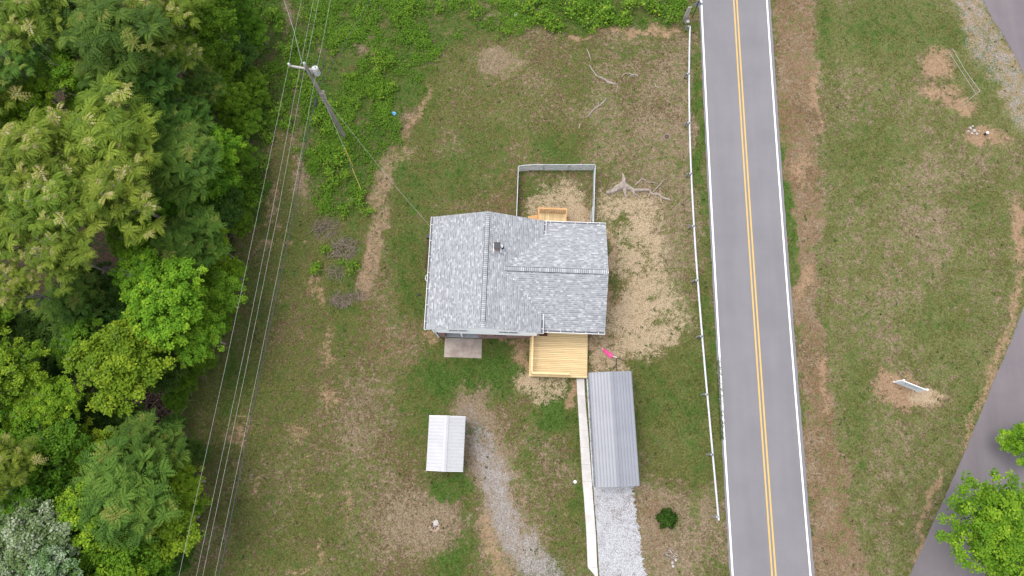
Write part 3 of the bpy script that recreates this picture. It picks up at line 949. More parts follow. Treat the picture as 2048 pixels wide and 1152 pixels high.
def shingles(poly, eave_dir):
    """courses of laminated tabs. eave_dir: which way is downhill: 'u-','u+','v-','v+'"""
    mb = MB()
    rr = random.Random(hash(eave_dir) % 97 + len(poly))
    rr.seed({'u-': 3, 'u+': 5, 'v-': 7, 'v+': 9}[eave_dir])
    us = [p[0] for p in poly]
    vs_ = [p[1] for p in poly]
    main = eave_dir[0] == 'u'
    slope = SL if main else WSL
    run = 0.152 / math.sqrt(1 + slope * slope)             # horizontal run of one course
    ridge_c = UE / 2 if main else WM
    half = (UE / 2) if main else (WM - WV0)
    sgn = 1 if eave_dir[1] == '+' else -1
    zr = RIDGE if main else WR
    lo, hi = (min(vs_), max(vs_)) if main else (min(us), max(us))
    ncourse = int(half / run) + 1
    for r in range(ncourse):
        d1 = half - r * run + (0.02 if r == 0 else 0)       # lower edge distance from ridge
        d0 = max(d1 - run * 1.12, 0.0)
        if d1 < 0.1: continue
        s_ = lo - rr.random() * 0.3
        while s_ < hi:
            wd = rr.choice((0.14, 0.18, 0.22, 0.26))
            e = min(s_ + wd, hi)
            b = max(s_, lo)
            if e - b > 0.02:
                cu, cv = (ridge_c + sgn * (d0 + d1) / 2, (b + e) / 2) if main else ((b + e) / 2, ridge_c + sgn * (d0 + d1) / 2)
                if inpoly(cu, cv, poly):
                    x = rr.random()
                    t = 0.93 + 0.07 * rr.random() if x < 0.12 else (0.78 + 0.1 * rr.random() if x < 0.32 else 0.45 + 0.25 * rr.random())
                    low = rr.random() < 0.36                # single layer: sits lower, shows the dark shadow band
                    h1 = 0.010 if low else 0.022
                    z1, z0 = zr - d1 * slope, zr - d0 * slope
                    def pt(dd, q, z):
                        return (ridge_c + sgn * dd, q, z) if main else (q, ridge_c + sgn * dd, z)
                    A, B = pt(d1, b, z1 + h1), pt(d1, e, z1 + h1)
                    C, D = pt(d0, e, z0 + 0.002), pt(d0, b, z0 + 0.002)
                    up = sgn > 0
                    if not main: up = not up
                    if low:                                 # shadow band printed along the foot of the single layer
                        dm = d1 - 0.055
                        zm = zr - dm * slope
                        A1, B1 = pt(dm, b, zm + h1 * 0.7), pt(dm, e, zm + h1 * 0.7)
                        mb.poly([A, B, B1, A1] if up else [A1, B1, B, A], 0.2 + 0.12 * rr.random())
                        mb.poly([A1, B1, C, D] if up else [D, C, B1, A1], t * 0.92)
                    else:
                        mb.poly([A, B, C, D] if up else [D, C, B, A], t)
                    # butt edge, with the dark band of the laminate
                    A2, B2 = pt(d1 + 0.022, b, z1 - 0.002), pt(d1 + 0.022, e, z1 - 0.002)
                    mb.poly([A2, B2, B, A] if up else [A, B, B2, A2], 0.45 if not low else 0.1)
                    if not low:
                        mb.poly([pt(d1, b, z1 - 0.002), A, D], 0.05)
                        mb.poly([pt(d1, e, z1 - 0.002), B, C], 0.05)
            s_ += wd
    o = mb.build('shingle', M_SHINGLE, roof)
    tag(o, kind='stuff')
    return o
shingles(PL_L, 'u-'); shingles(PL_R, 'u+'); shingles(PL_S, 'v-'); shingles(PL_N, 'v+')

# ---- ridge caps, one by one, on a dark ridge vent
def cap_mesh(along, t):
    """a folded cap 0.32 across, 0.15 long, hinged over the ridge"""
    mb = MB()
    w2, l, s_ = 0.15, 0.150, SL
    for sg in (-1, 1):
        l = 0.116
        q = [(0, 0, 0.030), (sg * w2, 0, 0.030 - w2 * s_ * 0.9), (sg * w2, l, 0.042 - w2 * s_ * 0.9), (0, l, 0.042)]
        if sg < 0: q = q[::-1]
        mb.poly(q, t)
        mb.poly([(0, l, 0.042), (sg * w2, l, 0.042 - w2 * s_ * 0.9), (sg * w2, 0.153, 0.026 - w2 * s_ * 0.9), (0, 0.153, 0.026)][::sg], 0.0)
        mb.poly([(sg * w2, 0, 0.030 - w2 * s_ * 0.9), (sg * w2, 0, -0.03 - w2 * s_ * 0.9), (sg * w2, l, -0.03 - w2 * s_ * 0.9), (sg * w2, l, 0.042 - w2 * s_ * 0.9)][::sg], 0.0)
    m = mb.mesh('ridge_cap')
    m.materials.append(M_SHINGLE)
    return m
CAPS = [cap_mesh('v', t) for t in (0.60, 0.72, 0.85, 0.97)]
def caps(p0, p1, vent0, vent1):
    p0, p1 = Vector(p0), Vector(p1)
    L = (p1 - p0).length
    d = (p1 - p0).normalized()
    rz = math.atan2(d.y, d.x) - math.pi / 2
    mb = MB()
    a, b = p0 + d * vent0, p1 - d * vent1
    side = Vector((-d.y, d.x, 0))
    for sg in (-1, 1):
        o_ = side * sg * 0.175 - Vector((0, 0, 0.175 * SL - 0.012))
        mb.bar(a + o_, b + o_, 0.028, 0.05)
    mb.build('ridge_vent', M_DARKEDGE, roof)
    n = int(L / 0.152)
    for i in range(n):
        o = bpy.data.objects.new('ridge_cap', random.choice(CAPS))
        link(o)
        o.parent = roof
        o.location = p0 + d * (i * 0.152)
        o.rotation_euler = (0, 0, rz)
        lift = 0.022 if vent0 - 0.1 < i * 0.152 < L - vent1 else 0.004
        o.location.z += lift
        gap = 0.006
        o.scale = (1, 1.02, 1)
caps((UE / 2, 0.02, RIDGE), (UE / 2, VE - 0.02, RIDGE), 0.45, 0.45)
caps((uj - 0.1, WM, WR), (WU1 - 0.02, WM, WR), 0.15, 0.35)

# ---- gutters with hanger straps
def gutter(p0, p1, out, nstrap):
    p0, p1, out = Vector(p0), Vector(p1), Vector(out)
    gtr = MB()
    wd, hh = 0.165, 0.11
    a0, a1 = p0 + out * 0.015, p1 + out * 0.015
    b0, b1 = p0 + out * (wd + 0.015), p1 + out * (wd + 0.015)
    dz = Vector((0, 0, hh))
    gtr.bar(a0 - dz / 2, a1 - dz / 2, 0.014, hh)
    gtr.bar(b0 - dz / 2 + Vector((0, 0, 0.0)), b1 - dz / 2, 0.030, hh + 0.01)
    d = (p1 - p0).normalized()
    for q, sg in ((p0, 1), (p1, -1)):
        m_ = q + out * (wd / 2 + 0.015) + d * sg * 0.01 - dz / 2
        gtr.box(m_, (abs(out.x) * (wd - 0.05) + abs(d.x) * 0.016, abs(out.y) * (wd - 0.05) + abs(d.y) * 0.016, hh))
    o = gtr.build('gutter', M_TRIM, house)
    mid0, mid1 = p0 + out * (wd / 2 + 0.012) - dz * 0.92, p1 + out * (wd / 2 + 0.012) - dz * 0.92
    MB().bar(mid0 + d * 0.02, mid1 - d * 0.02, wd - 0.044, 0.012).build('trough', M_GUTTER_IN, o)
    for i in range(nstrap):
        q = p0.lerp(p1, (i + 0.5) / nstrap)
        MB().bar(q - out * 0.05 + Vector((0, 0, 0.012)), q + out * (wd + 0.02) + Vector((0, 0, 0.012)), 0.028, 0.008).build('hanger', M_TRIM, o)
    return o
gutter((0, 0.0, EAVE - 0.03), (0, VE, EAVE - 0.03), (-1, 0, 0), 7)
gutter((UE + 0.06, WV0, WE - 0.03), (WU1, WV0, WE - 0.03), (0, -1, 0), 5)
gutter((UE + 0.06, WV1, WE - 0.03), (WU1, WV1, WE - 0.03), (0, 1, 0), 5)
gutter((UE, 0.0, EAVE - 0.03), (UE, vj0 - 0.1, EAVE - 0.03), (1, 0, 0), 2)
gutter((UE, vj1 + 0.1, EAVE - 0.03), (UE, VE, EAVE - 0.03), (1, 0, 0), 2)
MB().box((0.42, OV - 0.09, (bt + EAVE) / 2 - 1.2), (0.08, 0.07, EAVE - 0.6)).build('downspout', M_TRIM, house)
MB().box((12.6, wv0 - 0.08, hz(1.45)), (0.08, 0.08, 2.9)).build('downspout', M_TRIM, house)
# floodlight on the corner of the siding
MB().lathe([(0.0, 0.05), (0.05, 0.045), (0.07, 0), (0.05, -0.05), (0, -0.06)], (0.55, OV - 0.12, bt + 0.32), 10).build('floodlight', M_BLACK, house)

# ---- chimney and vent pipe on the east slope
def on_house(px, py, z):
    x, y = P(px, py, z)
    x -= -6.31
    y -= 8.01
    c, s_ = math.cos(-HOUSE_RZ), math.sin(-HOUSE_RZ)
    return x * c - y * s_, x * s_ + y * c
cu, cv = on_house(994.3, 491, 5.75)
zt = hz(5.72)
zb = zmain(cu)
ch = MB().box((cu, cv, (zt + zb) / 2 - 0.1), (0.38, 0.38, zt - zb + 0.2)).build('chimney', M_BRICK, roof)
MB().box((cu, cv, zt + 0.035), (0.47, 0.47, 0.07)).build('chimney_cap', M_CABLE, ch)
for sg in (-1, 1):
    fl_ = MB()
    q = cu + sg * 0.265
    fl_.hexa([(q - .045, cv - .30, zmain(q - .045) + .005), (q + .045, cv - .30, zmain(q + .045) + .005), (q + .045, cv + .28, zmain(q + .045) + .005), (q - .045, cv + .28, zmain(q - .045) + .005),
              (q - .045, cv - .30, zmain(q - .045) + .05), (q + .045, cv - .30, zmain(q + .045) + .05), (q + .045, cv + .28, zmain(q + .045) + .05), (q - .045, cv + .28, zmain(q - .045) + .05)])
    fl_.build('flashing', M_TRIM, ch)
pu, pv = on_house(1003.5, 491.5, 5.4)
zb = zmain(pu)
vp = MB().lathe([(0.17, -0.08), (0.16, 0.03), (0.09, 0.06), (0.085, 0.30), (0.0, 0.30)], (pu, pv, zb), 14).build('vent_pipe', M_BLACK, roof, True)
MB().lathe([(0.0, 0.40), (0.07, 0.385), (0.115, 0.34), (0.115, 0.30), (0.10, 0.295)], (pu - 0.01, pv, zb), 14).build('vent_cap', M_WHITEP, vp, True)

# ================================================================== DECK
def frame_at(px, py, z, rz):
    x, y = P(px, py, z)
    return x, y
dk0 = P(1059, 751, 0.3)
deck = empty('wooden_deck', (dk0[0], dk0[1], 0.0), math.radians(-2.0))
tag(deck, 'new pale yellow timber deck with railing in front of the house', 'deck')
DW, DD, DZ = 4.42, 3.55, 0.30
nb = 25
bw = DD / nb
for i in range(nb):
    t = random.random()
    MB().box((DW / 2 + random.uniform(-.012, .012), (i + 0.5) * bw, DZ - 0.019), (DW, bw - 0.019, 0.038), t=t).build('board', M_WOOD, deck)
MB().box((DW / 2, DD / 2, DZ - 0.06), (DW - 0.2, DD - 0.2, 0.03)).build('gap_shade_sheet', M_DARKWALL, deck)  # dark sheet added to stand in for the shade between the boards
for a, b in (((DW / 2, -0.022), (DW + 0.04, 0.04)), ((-0.022, DD / 2), (0.04, DD)), ((DW + 0.022, DD / 2), (0.04, DD))):
    MB().box((a[0], a[1], DZ - 0.125), (b[0], b[1], 0.24), t=0.6).build('rim_board', M_WOOD, deck)
for x in (0.25, DW / 2, DW - 0.25):
    for y in (0.3, DD - 0.6):
        MB().box((x, y, -0.16), (0.14, 0.14, 0.80)).build('support_post', M_WOOD, deck)
RH = 0.98
inx, iny = 0.14, 0.13
rail_len = 3.02
def deck_rail(p, q, n):
    p, q = Vector((*p, DZ)), Vector((*q, DZ))
    up = Vector((0, 0, RH))
    MB().bar(p + up, q + up, 0.14, 0.04, t=0.9).build('rail_cap', M_WOOD, deck)
    MB().bar(p + up - Vector((0, 0, .07)), q + up - Vector((0, 0, .07)), 0.04, 0.09).build('top_rail', M_WOOD, deck)
    MB().bar(p + Vector((0, 0, .1)), q + Vector((0, 0, .1)), 0.04, 0.09).build('bottom_rail', M_WOOD, deck)
    for i in range(n):
        c = p.lerp(q, (i + 0.5) / n)
        MB().box((c.x, c.y, DZ + RH / 2), (0.038, 0.038, RH - 0.1), t=0.3).build('baluster', M_WOOD, deck)
deck_rail((inx, iny), (rail_len, iny), 20)
deck_rail((inx, iny + 0.08), (inx, DD - 0.02), 23)
for x, y in ((inx, iny), (rail_len, iny), (inx, DD - 0.06), (1.55, iny)):
    MB().box((x, y + 0.001, DZ + RH / 2 - 0.015), (0.088, 0.088, RH - 0.03), t=0.6).build('rail_post', M_WOOD, deck)
mt = P(1087, 665.5, 0.32)
mat_o = MB().box((0, 0, 0.012), (0.62, 0.52, 0.022)).build('door_mat', M_MAT)
mat_o.location = (mt[0], mt[1], DZ + 0.002)
mat_o.rotation_euler[2] = math.radians(-2)
tag(mat_o, 'dark brown door mat on the deck by the house wall', 'door mat')

# ================================================================== BACK STEPS (behind the wing)
bs = P(1075, 446, 0.25)
bst = empty('back_landing', (bs[0], bs[1], -0.3), math.radians(-2.1))
tag(bst, 'small orange timber landing with railing behind the house', 'landing')
LW, LD, LZ = 2.28, 0.95, 0.62
for i in range(17):
    MB().box(((i + 0.5) * LW / 17, LD / 2 - 0.25, LZ), (LW / 17 - 0.014, LD + 0.5, 0.036), t=random.random()).build('board', M_WOOD, bst)
for x in (0.05, LW - 0.05):
    for y in (LD - 0.06, -0.3):
        MB().box((x, y, 0.80), (0.09, 0.09, 1.70)).build('post', M_WOOD_O, bst)
MB().bar((0, LD - 0.06, 1.67), (LW, LD - 0.06, 1.67), 0.14, 0.04).build('rail_cap', M_WOOD_O, bst)
MB().bar((0.04, LD - 0.13, 1.672), (0.04, -0.35, 1.672), 0.12, 0.04).build('rail_cap', M_WOOD_O, bst)
MB().bar((LW - 0.04, LD - 0.13, 1.672), (LW - 0.04, -0.35, 1.672), 0.08, 0.04).build('rail_cap', M_WOOD_O, bst)
MB().bar((0, LD - 0.06, 0.72), (LW, LD - 0.06, 0.72), 0.04, 0.09).build('bottom_rail', M_WOOD_O, bst)
for i in range(16):
    MB().box(((i + 0.7) * LW / 16.4, LD - 0.062, 1.18), (0.05, 0.035, 0.95)).build('baluster', M_WOOD_O, bst)
MB().box((LW / 2, LD + 0.0, LZ - 0.14), (LW, 0.04, 0.22)).build('rim_board', M_WOOD_O, bst)
for k in range(3):
    MB().box((-0.15 - 0.25 * k, 0.25, LZ - 0.17 * (k + 1)), (0.28, 0.9, 0.04)).build('step', M_WOOD_O, bst)

# ================================================================== CHAIN-LINK PEN
zk = 0.92
ks = [P(1037, 329.5, zk), P(1190.5, 329.5, zk), P(1187, 449, zk), P(1033, 436, zk)]
pen = empty('chain_link_pen', (ks[0][0], ks[0][1], float(gz(*ks[0]))), 0)
tag(pen, 'galvanised chain link fence round the small back pen', 'fence')
def rel(x, y, z): return Vector((x - pen.location.x, y - pen.location.y, z - pen.location.z))
def chain(a, b, gate=None):
    a, b = Vector((*a, 0)), Vector((*b, 0))
    L = (b - a).length
    d = (b - a).normalized()
    def at(s_, z): 
        q = a + d * s_
        return rel(q.x, q.y, float(gz(q.x, q.y)) + z)
    hgt = 1.22
    n = max(2, int(round(L / 2.2)))
    for i in range(n + 1):
        s_ = L * i / n
        MB().tube([at(s_, -0.1), at(s_, hgt + 0.03)], 0.032, 8).build('post', M_GALV, pen)
    MB().tube([at(L * k / 10, hgt) for k in range(11)], 0.030, 8).build('top_rail', M_GALV, pen)
    mb = MB()
    st = 0.062
    k = -hgt
    while k < L:
        for sg in (1, -1):
            s0, s1 = (k, k + hgt) if sg > 0 else (k + hgt, k)
            z0, z1 = 0.02, hgt - 0.02
            # clip to the panel
            def clipz(s0, s1, z0, z1):
                pts = [(s0, z0), (s1, z1)]
                out = []
                for (p, q) in (pts, pts[::-1]):
                    (sa, za), (sb, zb_) = p, q
                    c = min(max(sa, 0), L)
                    if sb != sa: za = za + (zb_ - za) * (c - sa) / (sb - sa)
                    out.append((c, za))
                return out
            (sa, za), (sb, zb_) = clipz(s0, s1, z0, z1)
            if abs(sb - sa) > 0.02:
                mb.bar(at(sa, za), at(sb, zb_), 0.0075, 0.0075)
        k += st
    o = mb.build('wire_mesh', M_GALV, pen)
    tag(o, kind='stuff')
chain(ks[0], ks[1])
chain(ks[1], ks[2])
chain(ks[3], ks[0])
# gate leaf folded inside the east side near the house
gA, gB = P(1185, 414, zk), P(1184, 441, zk)
mb = MB()
q0, q1 = (rel(*gA, 0.35), rel(*gB, 0.35))
mb.tube([rel(*gA, -0.1), rel(*gA, zk), rel(*gB, zk), rel(*gB, -0.1), rel(*gA, -0.1)], 0.024, 6)
mb.build('gate', M_GALV, pen)

# ================================================================== CARPORT
c0, c1, c2, c3 = P(1178, 744.5, 2.05), P(1262, 742.5, 2.05), P(1280, 972, 2.05), P(1190, 974, 2.05)
cxm = ((c2[0] + c3[0]) / 2, (c2[1] + c3[1]) / 2)
axis_ang = math.atan2((c0[1] + c1[1] - c2[1] - c3[1]) / 2, (c0[0] + c1[0] - c2[0] - c3[0]) / 2) - math.pi / 2
CZ = float(gz(*cxm))
carport = empty('carport', (cxm[0], cxm[1], CZ), axis_ang)
tag(carport, 'long grey ribbed metal carport beside the pale walkway', 'carport')
CL = 8.28
CWd = 3.26
prof = []
def cz(x):
    """cross-section: shallow pitch with rounded eaves that turn down"""
    a = abs(x)
    return 2.78 - a * 0.20
half = CWd / 2 - 0.14
xs = []
nrib = 13
pitch = 2 * half / nrib
segs = []
for i in range(nrib):
    x0 = -half + i * pitch
    segs += [(x0, 0), (x0 + 0.016, 0.032), (x0 + 0.045, 0.032), (x0 + 0.061, 0), (x0 + 0.080, 0)]
segs.append((half, 0))
outer = [(x, cz(x) + r) for x, r in segs]
eL = [(-half - 0.145, cz(half) - 0.46), (-half - 0.145, cz(half) - 0.22), (-half - 0.115, cz(half) - 0.09), (-half - 0.06, cz(half) - 0.022)]
eR = [(-x, z) for x, z in reversed(eL)]
full = eL + outer + eR
cut = [0]
per = 4 * 5                                             # four ribs to a sheet
k = len(eL)
while k + per < len(full) - len(eR):
    k += per
    cut.append(k)
cut.append(len(full) - 1)
for a, b in zip(cut[:-1], cut[1:]):
    mb = MB()
    t = random.uniform(0.35, 0.65)
    for (xa, za), (xb, zb_) in zip(full[a:b], full[a + 1:b + 1]):
        rib_shade = abs((xb - xa) - 0.019) < 0.001            # rib shade painted as a dark line along each rib foot
        mb.poly([(xa, 0, za), (xb, 0, zb_), (xb, CL, zb_), (xa, CL, za)], -0.25 if rib_shade else t)
        mb.poly([(xa, CL, za - .012), (xb, CL, zb_ - .012), (xb, 0, zb_ - .012), (xa, 0, za - .012)], t)
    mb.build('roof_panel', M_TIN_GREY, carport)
for sg in (-1, 1):
    x = sg * (half + 0.02)
    for i in range(6):
        y = 0.12 + i * (CL - 0.24) / 5
        g0 = float(gz(cxm[0] + x, cxm[1] + y)) - CZ
        MB().box((x, y, (cz(half) - 0.1 + g0) / 2), (0.06, 0.06, cz(half) - 0.1 - g0)).build('leg', M_GALV, carport)
        if 0 < i < 5:
            MB().bar((x, y, 1.75), (x + -sg * 0.45, y, cz(half) + 0.03), 0.045).build('brace', M_GALV, carport)
    MB().box((x, CL / 2, 0.04 + float(gz(cxm[0] + x, cxm[1] + 4)) - CZ), (0.07, CL, 0.06)).build('base_rail', M_GALV, carport)
    for y in (0.03, CL - 0.03):
        MB().bar((0, y, cz(0) - 0.05), (x, y, cz(half) - 0.05), 0.05).build('rafter', M_GALV, carport)

# ================================================================== SHED
s0, s1, s2, s3 = P(859, 830, 0.6), P(931, 834, 0.6), P(926, 943, 0.6), P(852, 941, 0.6)
scx, scy = ((s2[0] + s3[0]) / 2, (s2[1] + s3[1]) / 2)
SG = float(gz(scx, scy + 2))
shed = empty('shed', (scx, scy, SG), math.radians(-2.0))
tag(shed, 'small shed with white ribbed metal gable roof on the lawn', 'shed')
SWd, SL_ = 2.76, 4.05
SE, SR = 0.6 - SG, 0.6 - SG + 0.52
inw = 0.16
def gable_wall(y, flip):
    mb = MB()
    x = SWd / 2 - inw
    q = [(-x, y, 0), (x, y, 0), (x, y, SE - 0.02), (0, y, SR - 0.09), (-x, y, SE - 0.02)]
    mb.poly(q if not flip else q[::-1])
    return mb.build('wall', M_SIDING, shed)
gable_wall(inw, False); gable_wall(SL_ - inw, True)
for sg in (-1, 1):
    MB().box((sg * (SWd / 2 - inw), SL_ / 2, SE / 2 - 0.02), (0.05, SL_ - 2 * inw, SE - 0.04)).build('wall', M_SIDING, shed)
dr = MB().box((0.0, inw - 0.03, 0.98), (1.3, 0.05, 1.8)).build('door', M_TIN_WHITE, shed)
MB().box((0.5, inw - 0.07, 1.0), (0.04, 0.05, 0.14)).build('handle', M_BLACK, dr)
npan, nrib = 4, 4
pw = SL_ / npan
for sg in (-1, 1):
    for i in range(npan):
        mb = MB()
        ys = []
        for r in range(nrib):
            y0 = i * pw + r * pw / nrib
            ys += [(y0, 0), (y0 + 0.02, 0.022), (y0 + 0.055, 0.022), (y0 + 0.075, 0)]
        ys.append(((i + 1) * pw, 0))
        t = random.uniform(0.3, 0.7)
        for (ya, ra), (yb, rb) in zip(ys[:-1], ys[1:]):
            q = [(0, ya, SR + ra), (sg * SWd / 2, ya, SE + ra), (sg * SWd / 2, yb, SE + rb), (0, yb, SR + rb)]
            mb.poly(q if sg > 0 else q[::-1], t)
            q2 = [(x, y, z - 0.02) for x, y, z in q]
            mb.poly(q2[::-1] if sg > 0 else q2, t)
        mb.build('roof_panel', M_TIN_WHITE, shed)
mb = MB()
for sg in (-1, 1):
    q = [(0, -0.03, SR + 0.055), (sg * 0.17, -0.03, SR + 0.05 - 0.17 * 0.37), (sg * 0.17, SL_ + 0.03, SR + 0.05 - 0.17 * 0.37), (0, SL_ + 0.03, SR + 0.055)]
    mb.poly(q if sg > 0 else q[::-1], 0.9)
    q = [(sg * 0.17, -0.03, SR + 0.05 - 0.17 * 0.37), (sg * 0.17, -0.03, SR + 0.015 - 0.17 * 0.37), (sg * 0.17, SL_ + 0.03, SR + 0.015 - 0.17 * 0.37), (sg * 0.17, SL_ + 0.03, SR + 0.05 - 0.17 * 0.37)]
    mb.poly(q if sg > 0 else q[::-1], 0.6)
mb.build('ridge_cap', M_TIN_WHITE, shed)
for y in (0.0, SL_):
    for sg in (-1, 1):
        MB().bar((0.03 * sg, y, SR - 0.05), (sg * SWd / 2, y, SE - 0.04), 0.025, 0.09).build('barge_board', M_TRIM, shed)

# ================================================================== PATIO AND WALKWAY
pp = [P(890, 675, -1.56), P(964, 678, -1.56), P(963, 716.5, -1.56), P(888, 714, -1.56)]
def patio_mat():
    s = NG('stained_concrete')
    c = s.geo()
    n = s.noise(c, 1.5, 5, 0.65)
    f = s.noise(c, 30, 3, 0.7)
    col = s.mix(s.step(n, 0.33, 0.62), (0.270, 0.215, 0.180), (0.380, 0.320, 0.275))
    n3 = s.noise(c, 0.9, 4, 0.7)
    col = s.mix(s.math('MULTIPLY', s.step(n3, 0.54, 0.66), 0.6), col, (0.20, 0.155, 0.132))
    col = s.mix(s.math('MULTIPLY', f, 0.25), col, (0.22, 0.19, 0.17))
    s.bump(f, 0.2, 0.01)
    return s.fin(col, 0.92, 0, 0.15)
M_PATIO = patio_mat()
patio = MB().prism([pp[3], pp[2], pp[1], pp[0]], -1.85, -1.55).build('patio', M_PATIO)
tag(patio, kind='structure')
a = Vector((*pp[1], 0)); b = Vector((*pp[2], 0)); u = (Vector((*pp[0], 0)) - a).normalized()
q = [a.lerp(b, 0.03) + u * 0.02, a.lerp(b, 0.60) + u * 0.02, a.lerp(b, 0.60) + u * 0.66, a.lerp(b, 0.03) + u * 0.66]
MB().prism([(p.x, p.y) for p in reversed(q)], -1.56, -1.545).build('newer_slab', M_CONC, patio)

wl = [(1153.2, 757), (1155.4, 800), (1159, 860), (1164.8, 960), (1168.5, 1000), (1172.8, 1065), (1175.5, 1130)]
wr = [(1168.5, 757), (1170.6, 800), (1176, 860), (1183.5, 960), (1186.3, 1000), (1191.5, 1065), (1195, 1152)]
walkway = empty('walkway', (0, 0, 0))
tag(walkway, kind='structure')
def lerp_pts(L, y):
    for (x1, y1), (x2, y2) in zip(L[:-1], L[1:]):
        if y <= y2 or (x2, y2) == L[-1]:
            return x1 + (x2 - x1) * (y - y1) / (y2 - y1)
ysl = np.linspace(757, 1135, 12)
for i in range(11):
    y0, y1 = ysl[i], ysl[i + 1]
    j = [random.uniform(-0.5, 0.5) for _ in range(2)]
    q = [P(lerp_pts(wl, y0) , y0 + 0.12, -0.2), P(lerp_pts(wr, y0), y0 + 0.12, -0.2), P(lerp_pts(wr, y1), y1 - 0.12, -0.2), P(lerp_pts(wl, y1), y1 - 0.12, -0.2)]
    z = [float(gz(*p)) for p in q]
    zt = sum(z) / 4 + 0.06 + random.uniform(-.006, .006)
    MB().prism(q[::-1], zt - 0.2, zt, t=random.random()).build('slab', M_CONC_LT, walkway)
q = [P(1176, 1135.2, -0.2), P(1195, 1135.2, -0.2), P(1200, 1240, -0.2), P(1196, 1190, -0.2), P(1189, 1150, -0.2)]
MB().prism(q[::-1], -0.42, -0.22).build('slab', M_CONC_LT, walkway)

# pale gravel drive under the carport
def gravel_mat():
    s = NG('pale_gravel')
    p = s.geo()
    v = s.voro(p, 22.0)
    f = s.noise(p, 16, 3, 0.75)
    col = s.ramp(v, [(0.05, (0.20, 0.198, 0.208)), (0.45, (0.335, 0.332, 0.345)), (0.95, (0.46, 0.457, 0.472))])
    n = s.noise(p, 1.4, 5, 0.75)
    a = s.math('MULTIPLY_ADD', s.math('SUBTRACT', f, 0.5), 1.6, n)
    col = s.mix(s.step(a, 0.60, 0.70), col, (0.115, 0.09, 0.068))
    s.bump(s.voro(p, 22.0, 'Distance'), 0.6, 0.02)
    return s.fin(col, 0.95, 0, 0.1)
mb = MB()
L_ = [(1174, 752), (1179, 860), (1186, 960), (1188.5, 1000), (1194, 1065), (1199, 1152), (1207, 1290)]
R_ = [(1250, 750), (1262, 860), (1266, 960), (1268, 1000), (1279, 1065), (1292, 1152), (1306, 1290)]
rows = []
for y in np.linspace(752, 1280, 240):
    xl = lerp_pts(L_, y) if y < 1289 else 1207
    xr = lerp_pts(R_, y) + random.uniform(-4, 4) + 9 * (float(fbm(y, 3.0, 22.0, 5)) - 0.5)
    rows.append((P(xl, y, -0.26), P(xr, y, -0.26)))
for (a, b), (c, d) in zip(rows[:-1], rows[1:]):
    mb.poly([(c[0], c[1], float(gz(*c)) + 0.025), (d[0], d[1], float(gz(*d)) + 0.012), (b[0], b[1], float(gz(*b)) + 0.012), (a[0], a[1], float(gz(*a)) + 0.025)])
gd = mb.build('gravel_drive', gravel_mat())
tag(gd, kind='structure')

# ================================================================== TREES
def rhomb(c, d, nrm, L, W):
    """arrays of rhombic leaves: centre c, direction d, normal nrm"""
    s_ = np.cross(d, nrm)
    s_ /= np.linalg.norm(s_, axis=1)[:, None] + 1e-9
    L = L[:, None]
    W = W[:, None]
    return np.stack([c - d * L / 2, c + s_ * W / 2 - d * L * 0.05, c + d * L / 2, c - s_ * W / 2 - d * L * 0.05], 1)

def unit(v):
    return v / (np.linalg.norm(v, axis=-1, keepdims=True) + 1e-9)

def quads_mesh(name, V, tint, mat):
    V = V.reshape(-1, 3)
    n = len(V) // 4
    m = np_mesh(name, V, np.arange(n * 4).reshape(n, 4), np.repeat(tint, 4))
    m.materials.append(mat)
    return m

def lobes(rng, R, n, zr, loose=0.0):
    """lobe centres on an irregular crown; returns centre, radius"""
    out = [(np.array([0, 0, 0.25 * R * zr]), 0.52 * R)]
    for i in range(n):
        a = 2 * math.pi * (i + rng.uniform(-.35, .35)) / n
        rr = R * rng.uniform(0.42, 0.72 + loose)
        out.append((np.array([rr * math.cos(a), rr * math.sin(a), R * zr * rng.uniform(-0.35, 0.35)]), R * rng.uniform(0.26 - 0.25 * loose, 0.44 - 0.3 * loose)))
    for i in range(n // 2):
        a = rng.uniform(0, 2 * math.pi)
        rr = R * rng.uniform(0.1, 0.45)
        out.append((np.array([rr * math.cos(a), rr * math.sin(a), R * zr * rng.uniform(0.2, 0.6)]), R * rng.uniform(0.2, 0.34)))
    return out

